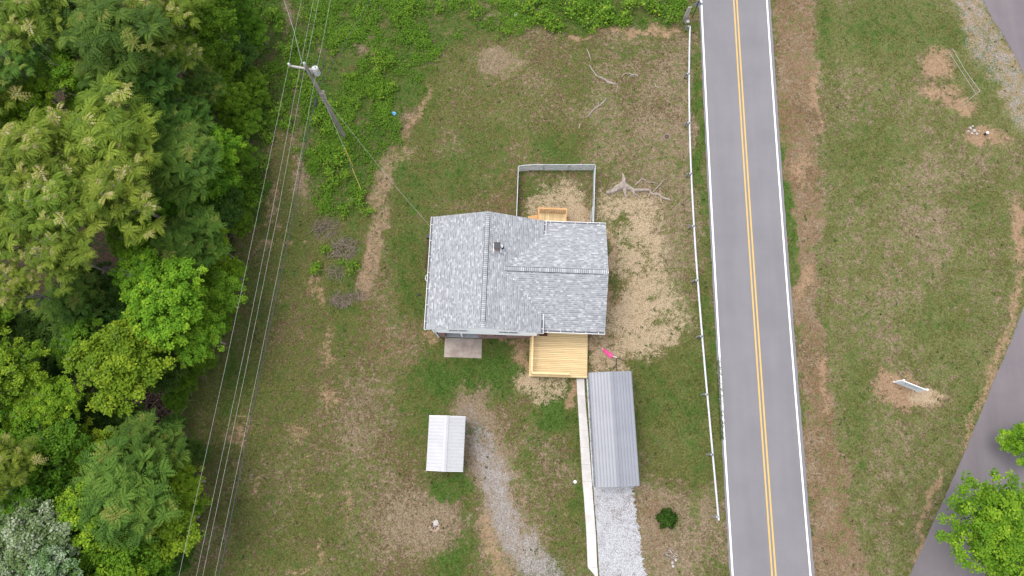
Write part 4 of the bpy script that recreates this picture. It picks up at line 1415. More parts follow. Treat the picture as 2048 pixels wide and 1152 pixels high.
def broad_crown(seed, R=3.6, zr=0.75, nl=9, clump=0.42, leaf=0.19, per=62, dens=1.0, loose=0.0):
    rng = np.random.default_rng(seed)
    Cs, Ts, Nr = [], [], []
    for c, r in lobes(rng, R, nl, zr, loose):
        nc = int(dens * 11.0 * (r / 1.2) ** 2 / (clump / 0.42) ** 2) + 4
        d = rng.normal(size=(nc, 3))
        d[:, 2] = np.abs(d[:, 2]) * 0.9 - 0.25
        d = unit(d)
        cc = c + d * r * rng.uniform(0.72, 1.08, (nc, 1)) * np.array([1, 1, zr])
        Cs.append(cc)
        Ts.append(rng.uniform(0.2, 0.8, nc))
        Nr.append(d)
    C = np.concatenate(Cs)
    T = np.concatenate(Ts)
    D = np.concatenate(Nr)
    n = len(C)
    k = per
    off = np.clip(rng.normal(size=(n, k, 3)), -1.7, 1.7) * np.array([clump * 0.52, clump * 0.52, clump * 0.26])
    off[..., 2] -= 0.22 * (off[..., 0] ** 2 + off[..., 1] ** 2) / clump        # umbrella shape
    cen = (C[:, None] + off).reshape(-1, 3)
    nr = unit(rng.normal(size=(n * k, 3)) * 0.42 + np.array([0, 0, 1.0]) + 0.35 * np.repeat(D, k, 0))
    az = rng.uniform(0, 2 * math.pi, n * k)
    dr_ = np.stack([np.cos(az), np.sin(az), rng.uniform(-.5, .15, n * k)], -1)
    dr_ = unit(dr_ - nr * np.sum(dr_ * nr, -1, keepdims=True))
    L = leaf * rng.uniform(0.7, 1.35, n * k)
    V = rhomb(cen, dr_, nr, L, L * 0.72)
    t = np.clip(np.repeat(T, k) + rng.normal(size=n * k) * 0.14, 0, 1)
    # inner leaves, sparser, to close the crown
    m = int(n * k * 0.14)
    p = np.clip(rng.normal(size=(m, 3)), -1.5, 1.5) * np.array([0.38, 0.38, 0.30 * zr]) * R
    nr2 = unit(rng.normal(size=(m, 3)) * 0.6 + np.array([0, 0, 1.0]))
    d2 = unit(np.cross(nr2, rng.normal(size=(m, 3))))
    L2 = leaf * rng.uniform(1.0, 1.8, m)
    V = np.concatenate([V, rhomb(p, d2, nr2, L2, L2 * 0.75)])
    t = np.concatenate([t, rng.uniform(0.1, 0.5, m)])
    return V, t, C

def feather_crown(seed, R=3.6, zr=0.7, nl=9, frond=0.72, nf=11, dens=1.0, droop=0.55):
    """rosettes of arching pinnate leaves at the branch tips"""
    rng = np.random.default_rng(seed)
    Vs, ts, Cs = [], [], []
    for c, r in lobes(rng, R, nl, zr):
        nc = int(dens * 9.0 * (r / 1.2) ** 2 / (frond / 0.72) ** 2) + 3
        d = rng.normal(size=(nc, 3))
        d[:, 2] = np.abs(d[:, 2]) * 1.1 - 0.15
        d = unit(d)
        cc = c + d * r * rng.uniform(0.75, 1.05, (nc, 1)) * np.array([1, 1, zr])
        Cs.append(cc)
        for q, dd in zip(cc, d):
            tb = rng.uniform(0.15, 0.62)
            tip = rng.random() < 0.15                      # pale young growth on some tips
            a0 = rng.uniform(0, 6.28)
            fs_ = rng.uniform(0.62, 1.12)
            tilt = rng.normal(size=2) * 0.35
            for f in range(nf + int(rng.integers(-2, 2))):
                if rng.random() < 0.12: continue
                a = a0 + 6.283 * f / nf + rng.uniform(-.45, .45)
                L = frond * fs_ * rng.uniform(0.6, 1.25)
                lift = rng.uniform(0.05, 0.6) + tilt[0] * math.cos(a) + tilt[1] * math.sin(a)
                h = np.array([math.cos(a), math.sin(a), 0])
                s_ = np.linspace(0.04, 1, 8)
                pts = q + np.outer(s_ * L, h) + np.outer(L * (lift * s_ - droop * 1.3 * s_ ** 2), [0, 0, 1]) + dd * 0.1
                tan = unit(np.gradient(pts, axis=0))
                side = unit(np.cross(tan, np.array([0, 0, 1.0])))
                nrm = unit(np.cross(side, tan))
                ll = 0.30 * L * np.sin(np.clip(s_ * 1.1 + 0.25, 0, 1.45) * 2.05)
                ll = np.clip(ll, 0.05, 0.3)
                for sg in (-1, 1):
                    dr_ = unit(side * sg + tan * 0.45 - np.array([0, 0, 0.25]))
                    cen = pts + dr_ * ll[:, None] * 0.5
                    Vs.append(rhomb(cen, dr_, nrm, ll, ll * 0.52))
                    tt = np.clip(tb + rng.normal(size=8) * 0.08, 0, 0.72)
                    if tip: tt = np.where(s_ < 0.6, np.clip(0.80 + rng.normal(size=8) * 0.1, 0.7, 1), tt)
                    ts.append(tt)
    m = 900
    C = np.concatenate(Cs)
    p = np.clip(rng.normal(size=(m, 3)), -1.5, 1.5) * np.array([0.38, 0.38, 0.28 * zr]) * R
    nr2 = unit(rng.normal(size=(m, 3)) * 0.6 + np.array([0, 0, 1.0]))
    d2 = unit(np.cross(nr2, rng.normal(size=(m, 3))))
    L2 = 0.3 * rng.uniform(0.7, 1.3, m)
    Vs.append(rhomb(p, d2, nr2, L2, L2 * 0.5))
    ts.append(rng.uniform(0.05, 0.35, m))
    return np.concatenate(Vs), np.concatenate(ts), C

def trunk_mesh(seed, hc, C, mat, r0=0.16, lean=0.25):
    """tapered trunk from the ground up into the crown, limbs reaching towards the clumps"""
    rng = np.random.default_rng(seed)
    mb = MB()
    b = rng.uniform(-lean, lean, 2)
    pts = [(b[0] * math.sin(k * 0.8) * 0.6, b[1] * math.sin(k * 0.6 + 1) * 0.6, hc * k / 6 * 1.0) for k in range(7)]
    pts = [(p[0] - pts[-1][0] * (i / 6), p[1] - pts[-1][1] * (i / 6), p[2]) for i, p in enumerate(pts)]
    mb.tube([(pts[0][0], pts[0][1], -0.3)] + pts + [(0, 0, hc + 0.8)], [r0 * 1.25, r0 * 1.1] + [r0 * (1 - 0.11 * k) for k in range(1, 7)] + [r0 * 0.15], 7)
    sel = rng.choice(len(C), min(18, len(C)), replace=False)
    for i in sel:
        e = C[i] + np.array([0, 0, hc])
        z0 = hc * rng.uniform(0.62, 1.0)
        st = np.array([0, 0, z0])
        mid = (st + e) / 2 + np.array([0, 0, -0.25 + rng.uniform(-.2, .2)])
        mb.tube([st, mid, e], [r0 * 0.42, r0 * 0.28, r0 * 0.07], 5)
    m = mb.mesh('trunk', True)
    m.materials.append(mat)
    return m

M_BARK = simple('grey_bark', (0.12, 0.10, 0.085), (0.27, 0.24, 0.215), 2.0, 0.9, fine=25, stretch=(4, 4, 0.7), bump=0.4)
ML_BRIGHT = leafmat('bright_leaf', [(0, (0.070, 0.155, 0.007)), (0.45, (0.140, 0.265, 0.013)), (0.8, (0.235, 0.365, 0.019)), (1, (0.34, 0.44, 0.03))])
ML_GREEN = leafmat('mid_green_leaf', [(0, (0.050, 0.118, 0.007)), (0.5, (0.105, 0.220, 0.011)), (1, (0.200, 0.330, 0.022))])
ML_OLIVE = leafmat('olive_pinnate_leaf', [(0, (0.066, 0.118, 0.012)), (0.4, (0.140, 0.205, 0.018)), (0.70, (0.225, 0.275, 0.032)), (0.82, (0.310, 0.285, 0.085)), (1, (0.43, 0.38, 0.22))], hue=0.02)
ML_DARK = leafmat('dark_pinnate_leaf', [(0, (0.034, 0.085, 0.012)), (0.4, (0.074, 0.150, 0.018)), (0.70, (0.122, 0.200, 0.026)), (0.82, (0.180, 0.200, 0.036)), (1, (0.22, 0.215, 0.055))], hue=0.02)
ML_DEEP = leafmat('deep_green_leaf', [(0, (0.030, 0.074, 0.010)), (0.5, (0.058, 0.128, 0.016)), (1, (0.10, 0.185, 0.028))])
ML_SILVER = leafmat('silver_leaf', [(0, (0.06, 0.125, 0.03)), (0.4, (0.12, 0.20, 0.06)), (0.7, (0.26, 0.33, 0.19)), (1, (0.46, 0.49, 0.36))], trans=0.2)

KINDS = {}
def kind(name, crowns, hc, r0):
    L = []
    for i, (V, t, C) in enumerate(crowns):
        cm = quads_mesh('crown', V, t, ML_GREEN)
        tm = trunk_mesh(100 + i + len(KINDS) * 10, hc, C, M_BARK, r0)
        L.append((cm, tm))
    KINDS[name] = (L, hc)
kind('broad', [broad_crown(1), broad_crown(2, zr=0.9, nl=8), broad_crown(3, nl=11, clump=0.36, leaf=0.17), broad_crown(4, zr=0.65, nl=10, clump=0.5, leaf=0.22)], 6.0, 0.15)
kind('feather', [feather_crown(11, frond=0.84), feather_crown(12, zr=0.6, nl=10, frond=0.88), feather_crown(13, nl=8, frond=0.8)], 10.0, 0.24)
kind('spruceleaf', [feather_crown(21, frond=0.95, nf=9, droop=0.30, dens=1.5), feather_crown(22, frond=1.0, nf=8, droop=0.26, zr=0.55, dens=1.5)], 7.0, 0.15)
kind('loose', [broad_crown(31, nl=14, clump=0.36, leaf=0.16, per=46, loose=0.25)], 6.0, 0.15)
RB = 3.6
tcount = {}
def tree(px, py, rpx, kd, mat, ztop, label, group='woodland trees', name='tree', var=None):
    """px,py,rpx: the crown in the photograph; ztop: height of the crown's middle above the land"""
    L, hc = KINDS[kd]
    zz = -2.2
    for _ in range(4):
        x, y = P(px, py, zz + ztop)
        zz = float(gz(x, y))
    depth = (H - zz - ztop)
    r = rpx / F * depth / math.cos(math.atan(abs(py - 576) / F)) * 1.0
    i = tcount.get(kd, 0)
    tcount[kd] = i + 1
    cm, tm = L[i % len(L)] if var is None else L[var]
    s_ = r / RB
    e = empty(name, (x, y, zz), random.uniform(0, 6.28))
    tag(e, label, 'tree', group)
    c = bpy.data.objects.new('crown', cm)
    link(c)
    c.parent = e
    c.scale = (s_, s_, s_ * random.uniform(0.9, 1.1))
    c.location = (0, 0, ztop)
    c.material_slots[0].link = 'OBJECT'
    c.material_slots[0].material = mat
    t = bpy.data.objects.new('trunk', tm)
    link(t)
    t.parent = e
    t.scale = (max(s_, 0.55), max(s_, 0.55), ztop / hc)
    return e

LB = 'bright yellow green broadleaf tree'
LO = 'tall olive feathery tree with pale pinkish tips'
LD = 'dark green feathery leaved tree'
LM = 'mid green broadleaf tree'
LU = 'deep green low shaded tree'
WOOD = [
 # olive, tall
 (60, 30, 95, 'feather', ML_OLIVE, 12.5, LO), (215, 70, 105, 'feather', ML_DARK, 12, LD), (335, 20, 85, 'feather', ML_OLIVE, 10, LO),
 (75, 315, 110, 'feather', ML_OLIVE, 12.5, LO), (215, 275, 105, 'feather', ML_OLIVE, 12, LO), (235, 385, 105, 'feather', ML_OLIVE, 12, LO),
 (110, 410, 95, 'feather', ML_OLIVE, 12.5, LO), (20, 455, 85, 'feather', ML_OLIVE, 12.5, LO), (120, 505, 75, 'feather', ML_OLIVE, 12, LO), (25, 575, 55, 'feather', ML_OLIVE, 12, LO),
 (5, 930, 60, 'feather', ML_OLIVE, 11, LO), (15, 130, 70, 'feather', ML_DARK, 12, LD),
 # dark feathery
 (285, 160, 90, 'spruceleaf', ML_DARK, 9, LD), (350, 235, 75, 'spruceleaf', ML_DARK, 7.5, LD), (370, 330, 85, 'spruceleaf', ML_DARK, 8.5, LD), (330, 110, 70, 'feather', ML_OLIVE, 9, LO),
 (385, 480, 72, 'spruceleaf', ML_DARK, 7, LD), (255, 985, 100, 'spruceleaf', ML_DARK, 8, LD), (300, 900, 70, 'spruceleaf', ML_DARK, 7, LD), (150, 610, 70, 'spruceleaf', ML_DARK, 6.5, LD), (400, 170, 50, 'spruceleaf', ML_DARK, 6, LD),
 # bright broadleaf
 (150, 135, 75, 'broad', ML_BRIGHT, 9.5, LB), (420, 45, 70, 'broad', ML_GREEN, 6.5, LM), (45, 215, 80, 'broad', ML_BRIGHT, 9.5, LB), (95, 265, 50, 'broad', ML_BRIGHT, 10, LB), (200, 200, 70, 'broad', ML_GREEN, 8, LM),
 (435, 300, 56, 'broad', ML_BRIGHT, 5.5, LB), (330, 600, 95, 'broad', ML_BRIGHT, 8, LB), (425, 590, 60, 'broad', ML_GREEN, 5, LM), (430, 490, 40, 'broad', ML_BRIGHT, 5, LB), (280, 540, 60, 'broad', ML_BRIGHT, 8, LB),
 (385, 665, 66, 'broad', ML_BRIGHT, 6, LB), (240, 730, 90, 'broad', ML_BRIGHT, 8, LB), (170, 690, 60, 'broad', ML_GREEN, 7, LM), (25, 745, 75, 'broad', ML_BRIGHT, 9, LB), (110, 800, 55, 'broad', ML_BRIGHT, 8, LB), (50, 820, 50, 'broad', ML_BRIGHT, 8, LB),
 (100, 920, 80, 'broad', ML_GREEN, 8, LM), (180, 915, 70, 'broad', ML_BRIGHT, 6.5, LB), (350, 970, 52, 'broad', ML_BRIGHT, 5, LB), (330, 1050, 72, 'broad', ML_BRIGHT, 5.5, LB), (180, 1040, 80, 'broad', ML_BRIGHT, 8, LB),
 (60, 1000, 60, 'broad', ML_GREEN, 8.5, LM), (230, 1130, 90, 'broad', ML_GREEN, 6.5, LM), (300, 1140, 50, 'broad', ML_GREEN, 4.5, LM), (420, 360, 60, 'broad', ML_GREEN, 5, LM), (350, 410, 50, 'broad', ML_GREEN, 6, LM), (270, 480, 60, 'broad', ML_GREEN, 7, LM),
 # shaded understorey
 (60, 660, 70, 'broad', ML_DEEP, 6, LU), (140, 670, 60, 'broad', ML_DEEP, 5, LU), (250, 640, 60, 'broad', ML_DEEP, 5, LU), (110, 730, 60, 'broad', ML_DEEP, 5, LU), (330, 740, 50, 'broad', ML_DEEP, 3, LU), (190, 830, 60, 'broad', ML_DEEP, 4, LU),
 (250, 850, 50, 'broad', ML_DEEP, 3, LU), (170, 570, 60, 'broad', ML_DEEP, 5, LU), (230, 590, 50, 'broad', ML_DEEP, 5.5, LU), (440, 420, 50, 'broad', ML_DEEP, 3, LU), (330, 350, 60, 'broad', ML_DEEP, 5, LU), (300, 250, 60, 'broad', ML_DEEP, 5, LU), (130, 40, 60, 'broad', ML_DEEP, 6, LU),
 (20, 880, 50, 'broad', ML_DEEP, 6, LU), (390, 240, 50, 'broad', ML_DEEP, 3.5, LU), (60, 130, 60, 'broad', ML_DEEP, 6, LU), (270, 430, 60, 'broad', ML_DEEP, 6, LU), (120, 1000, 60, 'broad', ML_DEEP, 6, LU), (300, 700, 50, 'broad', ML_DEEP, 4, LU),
 # leafy skirt down to the mown strip
 (498, 60, 44, 'broad', ML_GREEN, 2.0, LM), (470, 110, 50, 'broad', ML_DEEP, 2.6, LU), (500, 170, 42, 'broad', ML_GREEN, 1.8, LM), (455, 200, 50, 'broad', ML_GREEN, 3, LM), (488, 240, 42, 'broad', ML_GREEN, 1.8, LM), (478, 320, 40, 'broad', ML_GREEN, 2.0, LM), (484, 390, 36, 'broad', ML_GREEN, 1.6, LM), (480, 440, 34, 'broad', ML_GREEN, 1.5, LM),
 (460, 545, 36, 'broad', ML_BRIGHT, 2.6, LB), (436, 640, 36, 'broad', ML_GREEN, 2.4, LM), (400, 720, 30, 'broad', ML_GREEN, 1.6, LM), (372, 760, 30, 'broad', ML_GREEN, 1.3, LM), (352, 800, 26, 'broad', ML_GREEN, 1.2, LM), (345, 850, 24, 'broad', ML_DEEP, 1.2, LU), (375, 905, 36, 'broad', ML_DEEP, 2.0, LU), (375, 1010, 34, 'broad', ML_BRIGHT, 2.6, LB), (350, 1110, 36, 'broad', ML_DEEP, 2.2, LU), (440, 130, 50, 'broad', ML_GREEN, 3.2, LM), (455, 20, 50, 'broad', ML_GREEN, 3.0, LM),
 # wood continuing past the picture
 (-70, 200, 100, 'feather', ML_OLIVE, 12, LO), (-80, 420, 100, 'feather', ML_OLIVE, 12, LO), (-70, 640, 90, 'broad', ML_BRIGHT, 9, LB), (-80, 850, 100, 'broad', ML_GREEN, 9, LM), (40, -90, 100, 'feather', ML_DARK, 12, LD), (220, -90, 100, 'broad', ML_GREEN, 10, LM), (390, -80, 80, 'broad', ML_GREEN, 8, LM),
 (160, 1230, 100, 'broad', ML_BRIGHT, 8, LB), (-60, 1050, 90, 'broad', ML_GREEN, 9, LM),
]
def where(px, py):
    if py < 330 and px > 370: return ' beside the weedy clearing of the utility pole'
    if px > 370: return ' overhanging the mown strip under the power lines'
    if 180 < px <= 370 and 620 < py < 860: return ' around the brown brush heap'
    if px > 250 and py >= 860: return ' on the lower corner of the wood'
    return ''
WG = {LB: 'bright trees of the wood', LO: 'olive feathery trees of the wood', LD: 'dark feathery trees of the wood', LM: 'mid green trees of the wood', LU: 'shaded trees of the wood'}
for a in WOOD:
    sfx = where(a[0], a[1])
    if not sfx and a[6] in (LB, LM, LD): sfx = ' deep inside the wood'
    tree(*a[:6], a[6] + sfx, group=WG[a[6]] + sfx)
for a in ((55, 1080, 78), (90, 1145, 70), (-10, 1130, 60)):
    tree(*a, 'broad', ML_SILVER, 9.5, 'silvery white leaved tree at the corner of the wood', 'silvery trees')
tree(2005, 1055, 102, 'loose', ML_BRIGHT, 6.0, 'large bright green tree overhanging the side lane', None)
tree(2055, 1150, 70, 'broad', ML_BRIGHT, 5.0, 'lower bright green tree just behind the large lane side tree', None, var=2)
tree(2052, 885, 48, 'broad', ML_BRIGHT, 2.6, 'smaller bright green tree leaning over the side lane', None, var=0)

# round clipped shrub beside the gravel
def shrub(px, py, rpx, mat, label, seed, hgt=0.8, n=420, leaf=0.10, name='shrub', cat='shrub', group=None):
    g0 = G(px, py)
    r = rpx / F * H * 1.0
    rng = np.random.default_rng(seed)
    d = rng.normal(size=(n, 3))
    d[:, 2] = np.abs(d[:, 2])
    d = unit(d)
    bump = 0.82 + 0.22 * np.sin(d[:, 0] * 5 + seed) * np.sin(d[:, 1] * 6 + 1) + rng.normal(size=n) * 0.06
    p = d * (bump * rng.uniform(0.72, 1.0, n))[:, None] * np.array([r, r, hgt])
    nr = unit(d + rng.normal(size=(n, 3)) * 0.5)
    dr_ = unit(np.cross(nr, rng.normal(size=(n, 3))))
    L = leaf * rng.uniform(0.7, 1.4, n)
    V = rhomb(p, dr_, nr, L, L * 0.7)
    e = empty(name, g0, 0)
    tag(e, label, cat, group)
    o = bpy.data.objects.new('foliage', quads_mesh('foliage', V, np.clip(rng.normal(size=n) * 0.22 + 0.45, 0, 1), mat))
    link(o)
    o.parent = e
    mb = MB()
    for k in range(5):
        a = 6.28 * k / 5 + seed
        mb.tube([(0, 0, -0.1), (0.3 * r * math.cos(a), 0.3 * r * math.sin(a), hgt * 0.4), (0.7 * r * math.cos(a), 0.7 * r * math.sin(a), hgt * 0.6)], [0.03, 0.02, 0.01], 5)
    mb.build('stem', M_BARK, e)
    return e
ML_BOX = leafmat('shrub_leaf', [(0, (0.012, 0.046, 0.006)), (0.5, (0.034, 0.098, 0.008)), (0.85, (0.078, 0.160, 0.014)), (1, (0.14, 0.215, 0.03))])
shrub(1333, 1036, 24, ML_BOX, 'dense round dark green shrub on bare soil beside the gravel drive', 5, 1.0, 3000, 0.12)
ML_WEED = leafmat('weed_leaf', [(0, (0.066, 0.150, 0.009)), (0.5, (0.110, 0.220, 0.016)), (0.85, (0.185, 0.310, 0.024)), (1, (0.34, 0.38, 0.03))], hue=0.0, val=0.0)
SH = [(753, 118, 14), (770, 125, 12), (762, 150, 13), (747, 165, 12), (781, 128, 12), (745, 188, 10), (760, 183, 13), (783, 172, 12), (718, 205, 12), (560, 60, 14), (575, 100, 16), (595, 160, 13), (548, 25, 18), (650, 70, 10), (668, 108, 9), (690, 78, 8), (700, 155, 9), (715, 158, 9), (725, 135, 7),
      (560, 225, 15), (582, 250, 14), (655, 215, 14), (640, 250, 16), (665, 265, 14), (680, 320, 16), (660, 335, 15), (672, 360, 14), (700, 350, 12), (640, 300, 12), (690, 300, 12), (1085, 45, 18), (1110, 55, 14), (1200, 30, 20), (1190, 45, 18), (1300, 15, 22), (1140, 20, 18), (1060, 20, 16), (1240, 40, 16), (1340, 30, 14), (880, 20, 12), (950, 25, 14), (1000, 12, 12), (1265, 20, 18), (1170, 12, 16),
      (690, 425, 12), (715, 402, 14), (735, 428, 11), (640, 545, 14), (700, 530, 13), (655, 500, 11), (540, 205, 14), (520, 160, 16), (530, 280, 14), (518, 330, 15), (505, 400, 16), (500, 60, 16), (470, 20, 16), (520, 110, 14), (610, 30, 12), (720, 25, 12), (795, 40, 12), (820, 15, 12)]
WEED_MESHES = []
for k in range(5):
    rng = np.random.default_rng(60 + k)
    n = 170
    cl = rng.normal(size=(7, 3)) * np.array([0.5, 0.5, 0.12]) + np.array([0, 0, 0.42])
    p = cl[rng.integers(0, 7, n)] + rng.normal(size=(n, 3)) * np.array([0.24, 0.24, 0.13])
    p[:, 2] = np.clip(p[:, 2], 0.03, 0.9)
    nr = unit(rng.normal(size=(n, 3)) * 0.4 + np.array([0, 0, 1.0]))
    az = rng.uniform(0, 6.28, n)
    d = unit(np.stack([np.cos(az), np.sin(az), -0.2 * np.ones(n)], -1))
    d = unit(d - nr * np.sum(d * nr, -1, keepdims=True))
    L = rng.uniform(0.16, 0.34, n)
    m = quads_mesh('foliage', rhomb(p, d, nr, L, L * 0.62), np.clip(rng.normal(size=n) * 0.2 + 0.6, 0, 1), ML_WEED)
    mb = MB()
    for c in cl: mb.tube([(0, 0, -0.08), (c[0] * 0.6, c[1] * 0.6, c[2] * 0.6), tuple(c)], [0.018, 0.012, 0.006], 4)
    sm = mb.mesh('stem')
    sm.materials.append(M_BARK)
    WEED_MESHES.append((m, sm))
for i, (x, y, r) in enumerate(SH):
    e = empty('weed_shrub', G(x, y), random.uniform(0, 6.28))
    wh = ('along the weedy north edge of the lawn' if x > 830 else 'in the clearing between the utility pole and the lawn' if x > 690 and y < 300 else
          'among the dead brush left of the lawn' if y > 395 else 'at the foot of the utility pole' if x > 600 and y > 190 else 'under the power lines near the wood')
    tag(e, 'bright green leafy sapling ' + wh, 'sapling', 'leafy saplings ' + wh)
    s_ = r / 25.0
    for m, nm in zip(WEED_MESHES[i % 5], ('foliage', 'stem')):
        o = bpy.data.objects.new(nm, m)
        link(o)
        o.parent = e
        o.scale = (s_ * 1.25, s_ * 1.25, s_ * 1.25 + 0.3)

# ================================================================== GROUND COVER (nobody could count it)
def scatter_px(n, rng, x0, x1, y0, y1):
    px = rng.uniform(x0, x1, n)
    py = rng.uniform(y0, y1, n)
    a = (px - 1024) / F
    b = -(py - 576) / F
    yy = b * math.cos(TILT) + math.sin(TILT)
    zz = b * math.sin(TILT) - math.cos(TILT)
    z = np.full(n, -0.6)
    for _ in range(5):
        t = (z - H) / zz
        x, y = a * t, yy * t
        z = gz(x, y)
    return x, y, z

def blocked(x, y):
    """under buildings, roads and slabs"""
    r = (x > np.array([f_left(v) for v in np.clip(y, -40, 70)]) - 0.22) & (x < np.array([f_right(v) for v in np.clip(y, -40, 70)]) + 0.34)
    px, py = proj(x, y, gz(x, y))
    def inside(pts):
        return area(pts, 0.5, px, py) > 0.5
    nib = (y < P(1443, 715)[1]) & (y > P(1452, 880)[1]) & (x < np.array([f_left(v) for v in np.clip(y, -40, 70)]) + 0.16 * vnoise(x, y, 0.35, 8) - 0.03)
    r &= ~nib                                            # turf creeping over the edge line
    r |= inside([(866, 440), (1215, 455), (1213, 668), (862, 672)])
    r |= inside([(888, 672), (966, 674), (965, 719), (886, 716)])
    r |= inside([(1060, 660), (1175, 660), (1174, 757), (1058, 753)])
    r |= inside([(858, 834), (928, 836), (924, 940), (852, 938)])
    r |= inside([(1150, 756), (1200, 756), (1264, 760), (1300, 1160), (1176, 1160)])
    r |= inside([(1962, -20), (2060, 160), (2120, 400), (2050, 600), (1990, 758), (1932, 900), (1818, 1160), (2100, 1160), (2200, 600), (2200, -20)])
    return r

# leafy weeds
rng = np.random.default_rng(77)
x, y, z = scatter_px(36000, rng, 380, 1400, -30, 620)
zw = zone(np.maximum(m_weeds, 0.85 * m_woods * (PX > 330)), x, y)
dn = fbm(x, y, 1.6, 50)
keep = (zw > 0.12) & (rng.random(len(x)) < np.clip((dn - 0.40) * 4.2, 0.06, 0.95) * zw ** 1.6) & ~blocked(x, y)
x, y, z, dn = x[keep], y[keep], z[keep], dn[keep]
K = 13
n = len(x)
hh = 0.12 + 0.5 * np.clip(dn - 0.4, 0, 1) * rng.uniform(0.5, 1.4, n)
off = rng.normal(size=(n, K, 3)) * np.array([0.17, 0.17, 0.07])
cen = np.stack([x, y, z + hh], -1)[:, None] + off
cen = cen.reshape(-1, 3)
cen[:, 2] = np.maximum(cen[:, 2], np.repeat(z, K) + 0.02)
nr = unit(rng.normal(size=(n * K, 3)) * 0.45 + np.array([0, 0, 1.0]))
az = rng.uniform(0, 6.28, n * K)
d = np.stack([np.cos(az), np.sin(az), np.zeros(n * K)], -1)
d = unit(d - nr * np.sum(d * nr, -1, keepdims=True))
L = rng.uniform(0.08, 0.21, n * K)
t = np.clip(np.repeat(0.16 + 0.34 * rng.random(n) + 0.7 * (dn - 0.5), K) + rng.normal(size=n * K) * 0.12, 0, 1)
wo = bpy.data.objects.new('weeds', quads_mesh('weeds', rhomb(cen, d, nr, L, L * 0.55), t, ML_WEED))
link(wo)
tag(wo, 'leafy green weeds covering the rough ground round the utility pole', 'weeds', kind='stuff')

# low broadleaf clumps dotted through straw, gravel and lawn
rng = np.random.default_rng(79)
x, y, z = scatter_px(5200, rng, 330, 2060, -20, 1170)
zs = zone(straw, x, y) + zone(grav, x, y) + 0.5 * zone(dirt, x, y) + 0.45 * zone(lush, x, y)
keep = (rng.random(len(x)) < np.clip(0.10 + 0.45 * zs, 0, 0.6)) & (fbm(x, y, 2.0, 41) > 0.46) & ~blocked(x, y)
x, y, z = x[keep], y[keep], z[keep]
n, K = len(x), 9
off = rng.normal(size=(n, K, 3)) * (np.array([0.075, 0.075, 0.02]) * rng.uniform(0.5, 1.5, (n, 1, 1)))
cen = (np.stack([x, y, z + 0.06], -1)[:, None] + off).reshape(-1, 3)
nr = unit(rng.normal(size=(n * K, 3)) * 0.35 + np.array([0, 0, 1.0]))
az = rng.uniform(0, 6.28, n * K)
d = np.stack([np.cos(az), np.sin(az), np.zeros(n * K)], -1)
d = unit(d - nr * np.sum(d * nr, -1, keepdims=True))
L = rng.uniform(0.05, 0.13, n * K)
t = np.clip(np.repeat(rng.uniform(0, 0.35, n), K) + rng.normal(size=n * K) * 0.08, 0, 1)
lw = bpy.data.objects.new('lawn_weeds', quads_mesh('lawn_weeds', rhomb(cen, d, nr, L, L * 0.6), t, ML_BOX))
link(lw)
tag(lw, 'small dark green clumps dotted through the straw and lawn', 'weeds', kind='stuff')

# grass tufts
ML_GRASS = leafmat('grass_blade', [(0, (0.150, 0.115, 0.072)), (0.22, (0.125, 0.104, 0.055)), (0.4, (0.095, 0.100, 0.032)), (0.65, (0.066, 0.092, 0.018)), (0.85, (0.044, 0.104, 0.014)), (1, (0.070, 0.165, 0.026))], trans=0.3, hue=0.0, val=0.0, spec=0.03)
rng = np.random.default_rng(78)
x, y, z = scatter_px(150000, rng, 300, 2080, -30, 1180)
gg, ll, dd, ss_, vv, li_ = (zone(a, x, y) for a in (g, lush, dirt, straw, grav, litter))
pr = np.clip(0.30 + 0.7 * gg - 0.8 * dd - 0.5 * ss_ - 0.9 * vv - 0.9 * li_, 0.03, 1) * np.where(fbm(x, y, 0.7, 12) > 0.42, 1, 0.35)
ex = rng.uniform(-0.3, 0.12, 420)
ey = rng.uniform(P(1452, 880)[1], P(1443, 715)[1], 420)
ex = ex + np.array([f_left(v) for v in ey])
x, y, z = np.concatenate([x, ex]), np.concatenate([y, ey]), np.concatenate([z, np.full(420, 0.02)])
gg, ll, pr = np.concatenate([gg, np.full(420, 0.8)]), np.concatenate([ll, np.full(420, 0.5)]), np.concatenate([pr, np.ones(420)])
keep = (rng.random(len(x)) < pr) & ~blocked(x, y)
x, y, z, gg, ll = x[keep], y[keep], z[keep], gg[keep], ll[keep]
n = len(x)
NBL = 4
az = rng.uniform(0, 6.28, (n, NBL))
ht = (0.035 + 0.055 * rng.random((n, NBL))) * (0.7 + 0.8 * ll[:, None])
sp = 0.05 + 0.07 * rng.random((n, NBL))
base = np.stack([x, y, z], -1)[:, None] + np.stack([0.02 * np.cos(az), 0.02 * np.sin(az), 0 * az - 0.01], -1)
sd_ = np.stack([-np.sin(az), np.cos(az), 0 * az], -1) * 0.016
tip = base + np.stack([sp * np.cos(az), sp * np.sin(az), ht], -1)
V = np.stack([base - sd_, base + sd_, tip], 2).reshape(-1, 3)
gn = gg + 0.9 * (fbm(x, y, 0.5, 14) - 0.5)
tt = np.clip(np.where(gn > 0.36, 0.44 + 0.5 * ll, 0.14) + rng.normal(size=n) * 0.12, 0, 1)
gmh = np_mesh('grass', V, np.arange(len(V)).reshape(-1, 3), np.repeat(tt, NBL * 3))
gmh.materials.append(ML_GRASS)
go = link(bpy.data.objects.new('grass', gmh))
tag(go, 'short patchy grass of the lawn and the mown field', 'grass', kind='stuff')

